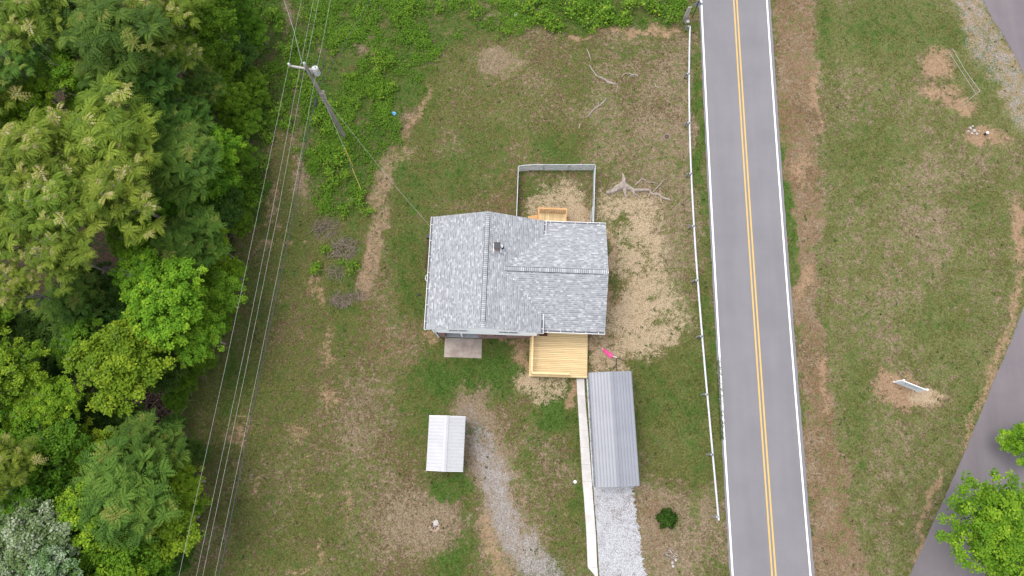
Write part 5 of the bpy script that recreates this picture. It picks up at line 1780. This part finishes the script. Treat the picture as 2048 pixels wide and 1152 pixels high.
# ================================================================== GUARDRAIL
GRP = [(1379.7, 47), (1380, 150), (1381, 279), (1383.5, 372), (1390, 500), (1399, 603), (1408.4, 700), (1421.7, 857), (1430, 950), (1437.5, 1041)]
gp = np.array([P(a, b, 0.70) for a, b in GRP])
fg = np.poly1d(np.polyfit(gp[:, 1], gp[:, 0], 3))
y_n, y_s = gp[0, 1], gp[-1, 1]
grl = empty('guardrail', (float(fg((y_n + y_s) / 2)), (y_n + y_s) / 2, 0.0))
tag(grl, 'galvanised steel guardrail on posts along the west side of the road', 'guardrail')
ox, oy = grl.location.x, grl.location.y
def wprof(k):
    # outline of the W-beam: (offset to the road side, height)
    return [(0.0, 0.155), (0.045, 0.13), (0.075, 0.085), (0.045, 0.04), (0.0, 0.0), (0.045, -0.04), (0.075, -0.085), (0.045, -0.13), (0.0, -0.155)][k]
npost = 10
span = (y_n - y_s - 0.5) / (npost - 1)
zr = 0.545
for i in range(npost - 1):
    mb = MB()
    ya, yb = y_s + 0.25 + i * span - (0.25 if i == 0 else 0.1), y_s + 0.25 + (i + 1) * span + 0.05
    n = 5
    for j in range(n):
        y0, y1 = ya + (yb - ya) * j / n, ya + (yb - ya) * (j + 1) / n
        for k in range(8):
            (a, h0), (b, h1) = wprof(k), wprof(k + 1)
            off = 0.004 * (i % 2)
            p = [(fg(y0) + a + off - ox, y0 - oy, zr + h0), (fg(y0) + b + off - ox, y0 - oy, zr + h1), (fg(y1) + b + off - ox, y1 - oy, zr + h1), (fg(y1) + a + off - ox, y1 - oy, zr + h0)]
            mb.poly(p)
            mb.poly([(x - 0.004, y, z) for x, y, z in reversed(p)])
    # rolled top lip, catches the light
    mb.bar((fg(ya) - 0.02 - ox, ya - oy, zr + 0.150), (fg(yb) - 0.02 - ox, yb - oy, zr + 0.150), 0.07, 0.02)
    mb.build('rail_beam', M_RAIL, grl)
for i in range(npost):
    y = y_s + 0.25 + i * span
    x = fg(y)
    g0 = float(gz(x - 0.3, y))
    MB().box((x - 0.32 - ox, y - oy, (g0 + 0.70) / 2 - 0.1), (0.016, 0.11, 0.70 - g0 + 0.2)).box((x - 0.25 - ox, y + 0.055 - oy, (g0 + 0.70) / 2 - 0.1), (0.13, 0.012, 0.70 - g0 + 0.2)).build('post', M_POSTST, grl)
    MB().box((x - 0.10 - ox, y - oy, zr), (0.19, 0.12, 0.32)).build('block', M_POSTST, grl)
mb = MB()
c = (fg(y_n) - 0.18 - ox, y_n + 0.25 - oy)
n = 12
for k in range(n):
    a0, a1 = math.pi * (k / n) * 1.35 - 0.3, math.pi * ((k + 1) / n) * 1.35 - 0.3
    for r in (0.17, 0.15):
        mb.poly([(c[0] + r * math.cos(a0), c[1] + r * math.sin(a0), zr - 0.16), (c[0] + r * math.cos(a1), c[1] + r * math.sin(a1), zr - 0.16), (c[0] + r * math.cos(a1), c[1] + r * math.sin(a1), zr + 0.16), (c[0] + r * math.cos(a0), c[1] + r * math.sin(a0), zr + 0.16)])
mb.lathe([(0.0, 0.13), (0.16, 0.13)], (c[0], c[1], zr), 16)
mb.build('end_terminal', M_POSTST, grl)

# road sign seen from behind, and the broad weathered stake beside it
b = G(1384.5, 35)
sg = empty('road_sign', b)
tag(sg, 'grey backed diamond road sign on a thin dark post at the road edge', 'road sign')
MB().tube([(0, 0, -0.2), (0, 0, 2.35)], 0.035, 8).build('post', M_CABLE, sg)
MB().poly([(0, .05, 1.38), (.46, .05, 1.84), (0, .05, 2.30), (-.46, .05, 1.84)]).poly([(0, .062, 2.30), (.46, .062, 1.84), (0, .062, 1.38), (-.46, .062, 1.84)]).build('sign_plate', M_POSTST, sg)
b = G(1368, 43)
st = empty('marker_board', b)
tag(st, 'weathered grey wooden marker board on a short stake near the guardrail end', 'marker')
MB().box((0, 0, 1.22), (0.34, 0.07, 1.75)).build('board', M_WOOD_OLD, st)
MB().box((0, -0.06, 0.35), (0.09, 0.05, 1.0)).build('stake', M_WOOD_OLD, st)

# ================================================================== UTILITY POLE AND LINES
pb = G(690, 275)
PH = 12.0
pole = empty('utility_pole', pb)
tag(pole, 'tall weathered wooden utility pole with crossarm and transformer in the weeds', 'utility pole')
zt = PH
MB().tube([(0, 0, -0.3), (0, 0, 3), (0, 0, 7), (0, 0, 11), (0, 0, zt)], [0.175, 0.165, 0.145, 0.125, 0.12], 12).build('pole_shaft', M_POLE, pole)
zc = PH - 0.55
def rp(px, py, zabs):
    x, y = P(px, py, zabs)
    return Vector((x - pb.x, y - pb.y, zabs - pb.z))
A = rp(579, 131, pb.z + zc)
B = rp(638, 140.5, pb.z + zc)
arm_d = (B - A).normalized()
Cc = A.lerp(B, 0.45)
sh = Vector((-Cc.x, -Cc.y, 0))
sh = sh - arm_d * sh.dot(arm_d)                     # bring the arm up against the pole
A, B = A + sh * 0.7, B + sh * 0.7
MB().bar(A, B, 0.12, 0.14).build('crossarm', M_WOOD_OLD, pole)
for q in (A.lerp(B, 0.02), A.lerp(B, 0.97), Vector((0.0, 0.02, zt - zc)) + Vector((0, 0, zc))):
    z0 = q.z + (0.07 if q.z < zt - 0.1 else 0)
    MB().lathe([(0.02, 0), (0.025, 0.10), (0.07, 0.12), (0.10, 0.16), (0.06, 0.19), (0.09, 0.24), (0.05, 0.29), (0.0, 0.32)], (q.x, q.y, z0), 12).build('insulator', M_CERAM, pole, True)
tq = Vector((0.50, 0.10, zc - 0.85))
tr = MB().lathe([(0.0, 0.0), (0.22, 0.02), (0.24, 0.08), (0.24, 0.66), (0.25, 0.68), (0.25, 0.72), (0.12, 0.78), (0.0, 0.79)], tuple(tq), 18).build('transformer', M_CERAM, pole, True)
MB().box((tq.x - 0.28, tq.y - 0.06, tq.z + 0.4), (0.22, 0.10, 0.4)).build('bracket', M_GALV, tr)
MB().lathe([(0.03, 0), (0.05, 0.08), (0.03, 0.12), (0.05, 0.18), (0.0, 0.22)], (tq.x + 0.06, tq.y + 0.03, tq.z + 0.77), 10).build('bushing', M_CERAM, tr, True)
for k, z in enumerate((7.0, 7.5, 8.1)):
    MB().box((0.06 + 0.05 * k, -0.05, z), (0.36, 0.30, 0.14)).build('line_clamp', M_POLE, pole)

def line(name, pts, r, mat, label, group=None, cat='power line', sag=0.0):
    q = [Vector(p) for p in pts]
    full = []
    for a, b in zip(q[:-1], q[1:]):
        for k in range(8): full.append(a.lerp(b, k / 8))
    full.append(q[-1])
    n = len(full) - 1
    full = [p - Vector((0, 0, sag * 4 * (i / n) * (1 - i / n))) for i, p in enumerate(full)]
    o = MB().tube(full, r, 6).build(name, mat)
    return tag(o, label, cat, group)
def at(px, py, z):
    x, y = P(px, py, z)
    return (x, y, z)
ZA = pb.z + zc + 0.30
PLG = 'overhead power lines'
for pts, lab in (([(612, -45), (603, 0), (585.7, 80), (577.5, 130), (540, 310), (453.6, 720), (358, 1151), (335, 1250)], 'pale overhead power line on the outer arm end nearest the wood'),
            ([(637, -45), (627, 0), (611, 80), (600.5, 133), (545, 419.5), (484.7, 720), (393, 1151), (371, 1250)], 'pale overhead power line passing the top of the utility pole'),
            ([(646, -45), (637, 0), (621.8, 80), (607, 148), (557, 419.5), (495.6, 720), (405.6, 1151), (383, 1250)], 'pale overhead power line just right of the pole top line'),
            ([(671, -45), (661, 0), (646, 80), (634, 136), (581, 419.5), (520, 720), (430, 1151), (409, 1250)], 'pale overhead power line on the arm end above the transformer')):
    line('power_line', [at(a, b, ZA) for a, b in pts], 0.006, M_WIRE, lab, PLG)
ZC = pb.z + 7.4
line('communication_cable', [at(652, 100, ZC), at(635, 182, ZC), at(608, 298, ZC - 0.4), at(589, 419, ZC - 0.6), at(526, 720, ZC - 0.6), at(439, 1151, ZC), at(418, 1250, ZC)], 0.028, M_CABLE, 'dark communication cable hung lower on the utility pole', None, 'cable')
o = MB().tube([at(633.5, 196, ZC - .03), at(632.5, 199, ZC - .04), at(630.5, 211, ZC - .06), at(630, 214, ZC - .07)], [0.05, 0.13, 0.13, 0.05], 10).build('splice_case', M_BLACK)
tag(o, 'black cylindrical splice case hanging on the dark cable by the pole', 'splice case')
line('span_cable', [at(637, 178, ZC + 0.3), at(693, 80, ZC + 0.3), at(740, 0, ZC + 0.3), at(770, -50, ZC + 0.3)], 0.022, M_CABLE, 'dark cable slanting up from the pole across the clearing', None, 'cable')
line('service_drop', [at(638, 182, ZC + 0.2), at(720, 285, 5.0), at(780, 360, 4.4), at(862, 455, 3.85)], 0.006, M_WIRE, 'twisted service cable from the utility pole to the house', None, 'cable')
line('drop_wire', [at(560, -30, ZA - 0.4), at(568, 0, ZA - 0.4), at(588, 62, ZA - 0.4), at(604, 128, ZA - 0.3)], 0.009, M_WIRE, 'thin wire running up from the pole top past the clearing', None, 'wire')
for (tx, ty, gxp, gyp, lab) in ((628, 188, 707, 335, 'steel guy wire with the shorter yellow guard at the foot of the pole'), (633, 196, 725, 386, 'steel guy wire with the longer yellow guard ending by the worn path')):
    a = Vector((pb.x, pb.y, pb.z + 8.2 if ty < 190 else pb.z + 7.2))
    b = G(gxp, gyp)
    e = empty('guy_wire', b)
    tag(e, lab, 'guy wire')
    MB().tube([a - b, Vector((0, 0, 0.05))], 0.008, 6).build('wire', M_WIRE, e)
    d = (a - b).normalized()
    MB().tube([d * 0.1, d * 2.5], 0.024, 8).build('guard', M_YELLOW, e)

# ================================================================== FIELD SIGN
sA, sB = G(1788, 765), G(1831, 782)
mid = (sA + sB) / 2
ang = math.atan2(sB.y - sA.y, sB.x - sA.x)
fs = empty('field_sign', mid, ang)
tag(fs, 'pale blue white board sign with two text lines on white posts in bare soil', 'sign')
Ls = (sB - sA).length
bd = MB().box((0, 0, 0.75), (Ls, 0.05, 1.26)).build('board', M_SIGN, fs)
for x in (-Ls / 2 - 0.05, Ls / 2 + 0.05):
    p_ = MB().box((x, 0.02, 0.68), (0.10, 0.10, 1.56)).build('post', M_WHITEP, fs)
    MB().box((x, 0.02, 1.48), (0.15, 0.15, 0.06)).box((x, 0.02, 1.53), (0.10, 0.10, 0.05)).build('cap', M_WHITEP, p_)
MB().box((0, 0.0, 1.405), (Ls, 0.06, 0.03)).build('top_trim', M_WHITEP, fs)
rr = random.Random(5)
for z, h, n, x0, x1 in ((1.12, 0.16, 15, -0.62, 0.66), (0.83, 0.10, 19, -0.46, 0.52)):
    mb = MB()
    wd = (x1 - x0) / n
    for i in range(n):
        if i in (n // 2,): continue
        cx_ = x0 + (i + 0.5) * wd
        mb.box((cx_ - wd * 0.22, -0.030, z), (wd * 0.20, 0.006, h))
        if rr.random() < 0.8: mb.box((cx_ + wd * 0.03, -0.0305, z + h * rr.choice((-0.42, 0.0, 0.42))), (wd * 0.32, 0.006, h * 0.2))
        if rr.random() < 0.5: mb.box((cx_ + wd * 0.24, -0.031, z), (wd * 0.16, 0.006, h))
    o = mb.build('lettering', M_POSTST, bd)
    tag(o, kind='stuff')

# ================================================================== SMALL THINGS IN THE YARD
# pink folded umbrella on a dark tripod
b = G(1231, 729)
um = empty('folded_umbrella', b)
tag(um, 'bright pink folded cloth umbrella with white pole on a dark tripod', 'umbrella')
def ru(px, py, z):
    x, y = P(px, py, b.z + z)
    return Vector((x - b.x, y - b.y, z))
hub = ru(1234, 715, 0.75)
MB().tube([(0, 0, 0.25), hub], 0.035, 8).build('stand_post', M_BLACK, um)
for a in ((1226, 739), (1240, 733), (1233, 742)):
    MB().tube([(0, 0, 0.28), ru(*a, 0.01)], 0.022, 6).build('leg', M_BLACK, um)
MB().tube([hub, ru(1246, 721, 0.5)], 0.03, 6).build('crank_arm', M_BLACK, um)
MB().tube([hub, ru(1222, 711, 0.62), ru(1204, 697, 0.3)], 0.022, 8).build('pole', M_WHITEP, um)
cl = MB()
e0, e1 = ru(1225, 714, 0.62), ru(1204, 696.5, 0.28)
ax = (e1 - e0).normalized()
sx = ax.cross(Vector((0, 0, 1))).normalized()
up = sx.cross(ax)
rings = []
for k, (t_, r_) in enumerate(((0, 0.08), (0.12, 0.13), (0.4, 0.12), (0.75, 0.085), (1.0, 0.03))):
    rings.append([e0.lerp(e1, t_) + (sx * math.cos(a) * 1.15 + up * math.sin(a) * 0.7) * r_ * (1 + 0.28 * math.cos(a * 6)) for a in [2 * math.pi * j / 24 for j in range(24)]])
for r1, r2 in zip(rings[:-1], rings[1:]):
    for j in range(24):
        cl.poly([r1[j], r1[(j + 1) % 24], r2[(j + 1) % 24], r2[j]])
cl.build('canopy', M_PINK, um)

# septic lids
def lid(px, py, r, mat, rim, label, cat, name):
    e = empty(name, G(px, py))
    tag(e, label, cat)
    MB().lathe([(0.0, 0.045), (r * 0.82, 0.045), (r * 0.86, 0.02)], (0, 0, 0), 24).build('cover', mat, e)
    MB().lathe([(r * 0.87, 0.0), (r * 0.87, 0.06), (r * 0.94, 0.06), (r * 0.98, -0.05)], (0, 0, 0), 24).build('rim', rim, e)
    return e
lid(1333.5, 274, 0.27, M_RUST, M_STONE, 'round dark brown utility cover with white rim in the north lawn', 'cover', 'utility_cover')
e = empty('cleanout_lid', G(1150, 963.5))
tag(e, 'small round white plastic cleanout lid beside the walkway', 'lid')
MB().lathe([(0.0, 0.13), (0.10, 0.13), (0.125, 0.10), (0.13, -0.03)], (0, 0, 0), 18).build('cover', M_WHITEP, e)
MB().lathe([(0.045, 0.13), (0.045, 0.155), (0.0, 0.155)], (0, 0, 0), 10).build('knob', M_WHITEP, e)

# stump hollow with a pale broken slab
e = empty('stone_ring', G(869, 1052))
tag(e, 'round hollow of pinkish stones with one pale grey slab', 'stone ring')
rr = random.Random(3)
def stone(c, r, seed, name, mat, parent, flat=0.6):
    q = random.Random(seed)
    bm = bmesh.new()
    bmesh.ops.create_icosphere(bm, subdivisions=2, radius=1)
    for v in bm.verts:
        k = 0.78 + 0.4 * q.random()
        v.co = Vector((v.co.x * r * k, v.co.y * r * k, v.co.z * r * flat * k)) + Vector(c)
    m = bpy.data.meshes.new(name)
    bm.to_mesh(m)
    bm.free()
    m.materials.append(mat)
    o = link(bpy.data.objects.new(name, m))
    if parent: o.parent = parent
    return o
for k in range(9):
    a = 3.4 + 5.4 * k / 9
    stone((0.34 * math.cos(a), 0.34 * math.sin(a), 0.02), 0.10 + 0.03 * rr.random(), k, 'stone', M_CLAY, e)
MB().lathe([(0.0, 0.02), (0.3, 0.03)], (0, 0, 0), 14).build('soil_bed', M_RUST, e)
MB().prism([(-0.10, 0.05), (0.22, 0.02), (0.34, 0.20), (0.26, 0.42), (0.08, 0.50), (-0.06, 0.36)], 0.02, 0.13).build('slab', M_STONE, e)
for a, b_ in (((-0.02, 0.05), (-0.3, -0.28)), ((0.0, 0.05), (0.2, -0.2)), ((0, 0.05), (0.0, -0.3))):
    MB().bar((*a, 0.08), (*b_, 0.07), 0.05, 0.04).build('stick', M_DEADWOOD, e)
stone((0, 0, 0.05), 0.06, 77, 'pebble', M_WHITEP, e)

# grey rubble clump near the bottom of the drive
e = empty('rubble_clump', G(1341, 1109))
tag(e, 'round heap of grey dead stems and rubble on bare soil', 'rubble')
for k in range(26):
    a, r_ = rr.uniform(0, 6.28), 0.38 * math.sqrt(rr.random())
    if k % 2: stone((r_ * math.cos(a), r_ * math.sin(a), 0.04), 0.05 + 0.05 * rr.random(), 200 + k, 'stone', M_DEADWOOD, e)
    else: MB().bar((r_ * math.cos(a), r_ * math.sin(a), 0.1), (r_ * math.cos(a) + rr.uniform(-.2, .2), r_ * math.sin(a) + rr.uniform(-.2, .2), 0.12), 0.035).build('stick', M_WOOD_OLD, e)
for k, (x, y) in enumerate(((1345, 1125), (1352, 1120), (1346, 1132))):
    tag(stone(G(x, y) + Vector((0, 0, 0.03)), 0.11, 300 + k, 'stone', M_STONE, None), 'pale stone lying below the grey rubble clump', 'stone', 'stones by the rubble clump')

# driftwood roots and branches on the north lawn
def root(px_pts, radii, label, cat='branch', group=None, extra=(), name='dead_branch', lift=0.04):
    g0 = G(*px_pts[0])
    def one(pts, rad):
        out = []
        for i, (a, b_) in enumerate(pts):
            q = G(a, b_)
            out.append(Vector((q.x - g0.x, q.y - g0.y, q.z - g0.z + lift + 0.03 * math.sin(i * 2.1))))
        # refine with slight kinks
        fine, fr_ = [], []
        for i in range(len(out) - 1):
            for k in range(3):
                t = k / 3
                j = Vector((random.uniform(-.03, .03), random.uniform(-.03, .03), random.uniform(-.01, .02)))
                fine.append(out[i].lerp(out[i + 1], t) + j)
                fr_.append(rad[i] + (rad[i + 1] - rad[i]) * t)
        fine.append(out[-1])
        fr_.append(rad[-1])
        return fine, fr_
    if extra:
        e = empty(name, g0)
        tag(e, label, cat, group)
        MB().tube(*one(px_pts, radii), 7, t=0.7).build('main_limb', M_DEADWOOD, e)
        for p_, r_ in extra:
            MB().tube(*one(p_, r_), 6, t=0.8).build('side_limb', M_DEADWOOD, e)
        return e
    o = MB().tube(*one(px_pts, radii), 7, t=0.8).build(name, M_DEADWOOD)
    o.location = g0
    return tag(o, label, cat, group)
root([(1212, 386), (1224, 383), (1236, 376), (1246, 371), (1254, 375), (1268, 381), (1285, 380), (1297, 381), (1304, 388), (1316, 388), (1324, 396), (1336, 398), (1341, 401)], [0.13, 0.20, 0.30, 0.34, 0.24, 0.15, 0.12, 0.11, 0.10, 0.10, 0.09, 0.08, 0.03],
     'large bleached tree root sprawling beside the straw right of the pen', 'tree root', None,
     extra=[([(1246, 372), (1248, 358), (1245, 347)], [0.24, 0.14, 0.05]), ([(1248, 374), (1250, 386), (1252, 396)], [0.24, 0.12, 0.05]), ([(1306, 385), (1316, 374), (1325, 362), (1334, 356)], [0.05, 0.05, 0.04, 0.02]),
            ([(1270, 371), (1280, 362), (1285, 356)], [0.06, 0.05, 0.03]), ([(1284, 359), (1290, 361), (1296, 366), (1306, 365), (1317, 369)], [0.04, 0.04, 0.03, 0.03, 0.02]), ([(1262, 381), (1270, 388), (1280, 396)], [0.1, 0.07, 0.03])], name='tree_root', lift=0.05)
root([(1174, 98), (1178, 110), (1182, 122)], [0.03, 0.045, 0.03], 'short curved bleached stick lying highest up the north lawn')
root([(1178, 130), (1184, 140), (1191, 149), (1199, 155), (1210, 160), (1218, 166), (1232, 169)], [0.04, 0.05, 0.06, 0.07, 0.10, 0.08, 0.03], 'long dark dead branch with forks on the north lawn', extra=[([(1212, 162), (1222, 166), (1234, 168)], [0.05, 0.05, 0.03]), ([(1234, 168), (1234, 178), (1232, 186)], [0.04, 0.03, 0.02])])
root([(1174, 234), (1186, 222), (1197, 212), (1207, 206), (1212, 196)], [0.04, 0.055, 0.06, 0.07, 0.04], 'long straight bleached branch lying aslant on the north lawn', extra=[([(1197, 211), (1196, 203), (1192, 198)], [0.03, 0.02, 0.02]), ([(1190, 218), (1186, 208)], [0.03, 0.02])])
root([(1158, 258), (1159, 250)], [0.04, 0.04], 'small white stick end below the slanting branch')
root([(1244, 154), (1248, 149), (1254, 147)], [0.03, 0.04, 0.03], 'small pale curved stick beside the grassy root tangle')
root([(1258, 146), (1264, 150), (1272, 149), (1276, 154)], [0.04, 0.06, 0.05, 0.03], 'grey tangle of thin roots on the north lawn', extra=[([(1259, 152), (1268, 153), (1275, 150)], [0.03, 0.03, 0.02])])
root([(1310, 166), (1311, 173), (1317, 176)], [0.03, 0.05, 0.04], 'white hooked stick between the root tangle and the guardrail')

# brush heaps
M_TWIG = simple('brown_grey_twigs', (0.13, 0.10, 0.075), (0.25, 0.20, 0.155), 4, 0.95, tint=0.6)
def brush(px, py, rx, ry, n, label, seed, mat, hgt=0.5, rad=0.02, lmax=1.4, dirn=None):
    g0 = G(px, py)
    q = random.Random(seed)
    mb = MB()
    for k in range(n):
        a, r_ = q.uniform(0, 6.28), math.sqrt(q.random())
        c = Vector((rx * r_ * math.cos(a), ry * r_ * math.sin(a), hgt * (1 - r_) * q.random() + 0.04))
        an = q.uniform(0, 6.28) if dirn is None else q.gauss(dirn, 0.7)
        L = q.uniform(0.35, lmax)
        d = Vector((math.cos(an), math.sin(an), q.uniform(-.15, .2))) * L / 2
        m_ = c + Vector((q.uniform(-.08, .08), q.uniform(-.08, .08), q.uniform(0, .08)))
        r0 = rad * q.uniform(0.5, 1.5)
        mb.tube([c - d, m_, c + d], [r0, r0 * 0.8, r0 * 0.3], 4, t=q.random(), cap=False)
    o = mb.build('brush_heap', mat)
    o.location = g0
    return tag(o, label, 'brush heap')
brush(690, 497, 1.4, 0.9, 170, 'loose heap of grey dead twigs beside the worn path', 1, M_TWIG, 0.4, 0.018)
brush(683, 600, 0.9, 0.55, 110, 'small brown brush heap at the south tip of the rough ground', 2, M_TWIG, 0.35, 0.018, 1.1)
brush(715, 592, 0.9, 0.3, 50, 'low scatter of pale twigs beside the small brown brush heap', 3, M_TWIG, 0.15, 0.015, 1.0)
brush(655, 455, 1.3, 0.9, 110, 'flattened dead canes lying in the rough ground', 4, M_TWIG, 0.25, 0.014, 1.6, 0.6)
brush(672, 545, 0.8, 0.8, 60, 'thin scatter of dead twigs between the brush heaps', 5, M_TWIG, 0.2, 0.014, 1.0)
M_BRUSH = simple('brown_dead_branches', (0.085, 0.052, 0.038), (0.21, 0.145, 0.115), 4, 0.95, tint=0.6)
brush(292, 815, 2.6, 2.3, 420, 'large brown brush heap of dead branches inside the edge of the wood', 6, M_BRUSH, 0.7, 0.035, 2.2)
brush(222, 850, 1.2, 1.2, 110, 'smaller brown brush heap deeper under the trees', 7, M_BRUSH, 0.5, 0.03, 1.8)

# litter
def scrap(px, py, w_, mat, label, seed):
    q = random.Random(seed)
    mb = MB()
    n = 5
    z = [[0.03 + 0.07 * q.random() for _ in range(n)] for _ in range(n)]
    for i in range(n - 1):
        for j in range(n - 1):
            mb.poly([((i + a) / (n - 1) * w_ - w_ / 2, (j + b_) / (n - 1) * w_ * 0.7 - w_ * .35, z[i + a][j + b_]) for a, b_ in ((0, 0), (1, 0), (1, 1), (0, 1))])
    o = mb.build('litter_scrap', mat)
    o.location = G(px, py)
    o.rotation_euler[2] = q.uniform(0, 6)
    return tag(o, label, 'litter')
scrap(788, 227, 0.36, M_BLUE, 'crumpled light blue wrapper in the long grass east of the pole', 1)
scrap(706, 400, 0.26, M_BLUE, 'small blue scrap beside the yellow green sapling', 2)
scrap(1032, 30, 0.34, M_WHITEP, 'crumpled white scrap in the weeds north of the lawn', 3)

# trailer frame, tyre and stick by the west wall
e = empty('trailer_frame', G(858, 515), math.radians(-2))
tag(e, 'rusty low metal trailer frame against the west wall of the house', 'trailer frame')
for a, b_ in (((-0.22, 1.35), (-0.30, -1.0)), ((0.45, 1.35), (0.38, -1.0)), ((-0.30, -1.0), (0.40, -1.0)), ((-0.25, 0.1), (0.42, 0.1)), ((-0.22, 1.35), (0.45, 1.35))):
    MB().bar((*a, 0.32), (*b_, 0.32), 0.06, 0.06).build('rail', M_RUST, e)
for y in (1.2, -0.8):
    MB().tube([(-0.25, y, 0.32), (-0.25, y, -0.05)], 0.03, 6).build('leg', M_RUST, e)
MB().box((0.0, 1.75, 0.22), (0.62, 0.30, 0.2)).build('hitch_box', M_BLACK, e)
def torus(R, r, mat, name, parent=None, n=24, m=10):
    mb = MB()
    for i in range(n):
        for j in range(m):
            def p(i, j):
                a, b_ = 2 * math.pi * i / n, 2 * math.pi * j / m
                return ((R + r * math.cos(b_)) * math.cos(a), (R + r * math.cos(b_)) * math.sin(a), r * math.sin(b_) + r)
            mb.poly([p(i, j), p(i + 1, j), p(i + 1, j + 1), p(i, j + 1)])
    return mb.build(name, mat, parent, True)
e = empty('white_bucket', G(859.5, 558.5))
tag(e, 'white plastic planter tub with black inside by the west wall', 'tub')
MB().lathe([(0.24, 0.0), (0.32, 0.42), (0.34, 0.44), (0.30, 0.44), (0.27, 0.2)], (0, 0, 0), 20).build('shell', M_WHITEP, e, True)
MB().lathe([(0.28, 0.30), (0.0, 0.30)], (0, 0, 0), 20).build('fill', M_BLACK, e)
MB().tube([Vector(G(832, 592)) + Vector((0, 0, 0.05)), Vector(G(838, 590)) + Vector((0, 0, 0.06)), Vector(G(843, 589)) + Vector((0, 0, 0.05))], [0.05, 0.06, 0.03], 6).build('dark_stick', M_BLACK)
tag(bpy.data.objects['dark_stick'], 'short charred black stick on the soil west of the house', 'stick')

# field: rubble and low wires
for k, (x, y, r_) in enumerate(((1940, 257, 0.13), (1948, 262, 0.15), (1943, 267, 0.10), (1953, 268, 0.11), (1936, 263, 0.09), (1945, 253, 0.08), (1957, 262, 0.07))):
    tag(stone(G(x, y) + Vector((0, 0, 0.05)), r_, 500 + k, 'stone', M_STONE, None), 'pale rock in the white rubble patch of the mown field', 'stone', 'rocks of the white rubble patch')
e = empty('capped_stub', G(1969, 269))
tag(e, 'short black pipe stub with white cap in the bare field patch', 'pipe')
MB().lathe([(0.09, -0.1), (0.09, 0.35), (0.0, 0.35)], (0, 0, 0), 12).build('pipe', M_BLACK, e)
MB().lathe([(0.10, 0.33), (0.10, 0.42), (0.0, 0.43)], (0, 0, 0), 12).build('cap', M_WHITEP, e)
def stake(px, py, top):
    b_ = G(px, py)
    return b_, b_ + Vector((0, 0, top))
a0, a1 = stake(1890, 112, 1.1)
b0, b1 = stake(1940, 197, 1.3)
e = empty('wire_frame', a0)
tag(e, 'two thin stakes joined by sagging wires over the bare field patches', 'wire frame')
MB().tube([Vector((0, 0, -.1)), a1 - a0], 0.025, 6).build('stake', M_WOOD_OLD, e)
MB().tube([b0 - a0, b1 - a0], 0.025, 6).build('stake', M_WOOD_OLD, e)
MB().tube([a1 - a0, (a1 + b1) / 2 - a0 - Vector((0, 0, .12)), b1 - a0], 0.012, 5).build('wire', M_WIRE, e)
MB().tube([a1 - a0 - Vector((0, 0, .5)), b1 - a0 - Vector((0, 0, .5))], 0.012, 5).build('wire', M_WIRE, e)
MB().tube([b1 - a0, Vector(G(1922, 212)) - a0], 0.016, 5).build('brace', M_WOOD_OLD, e)
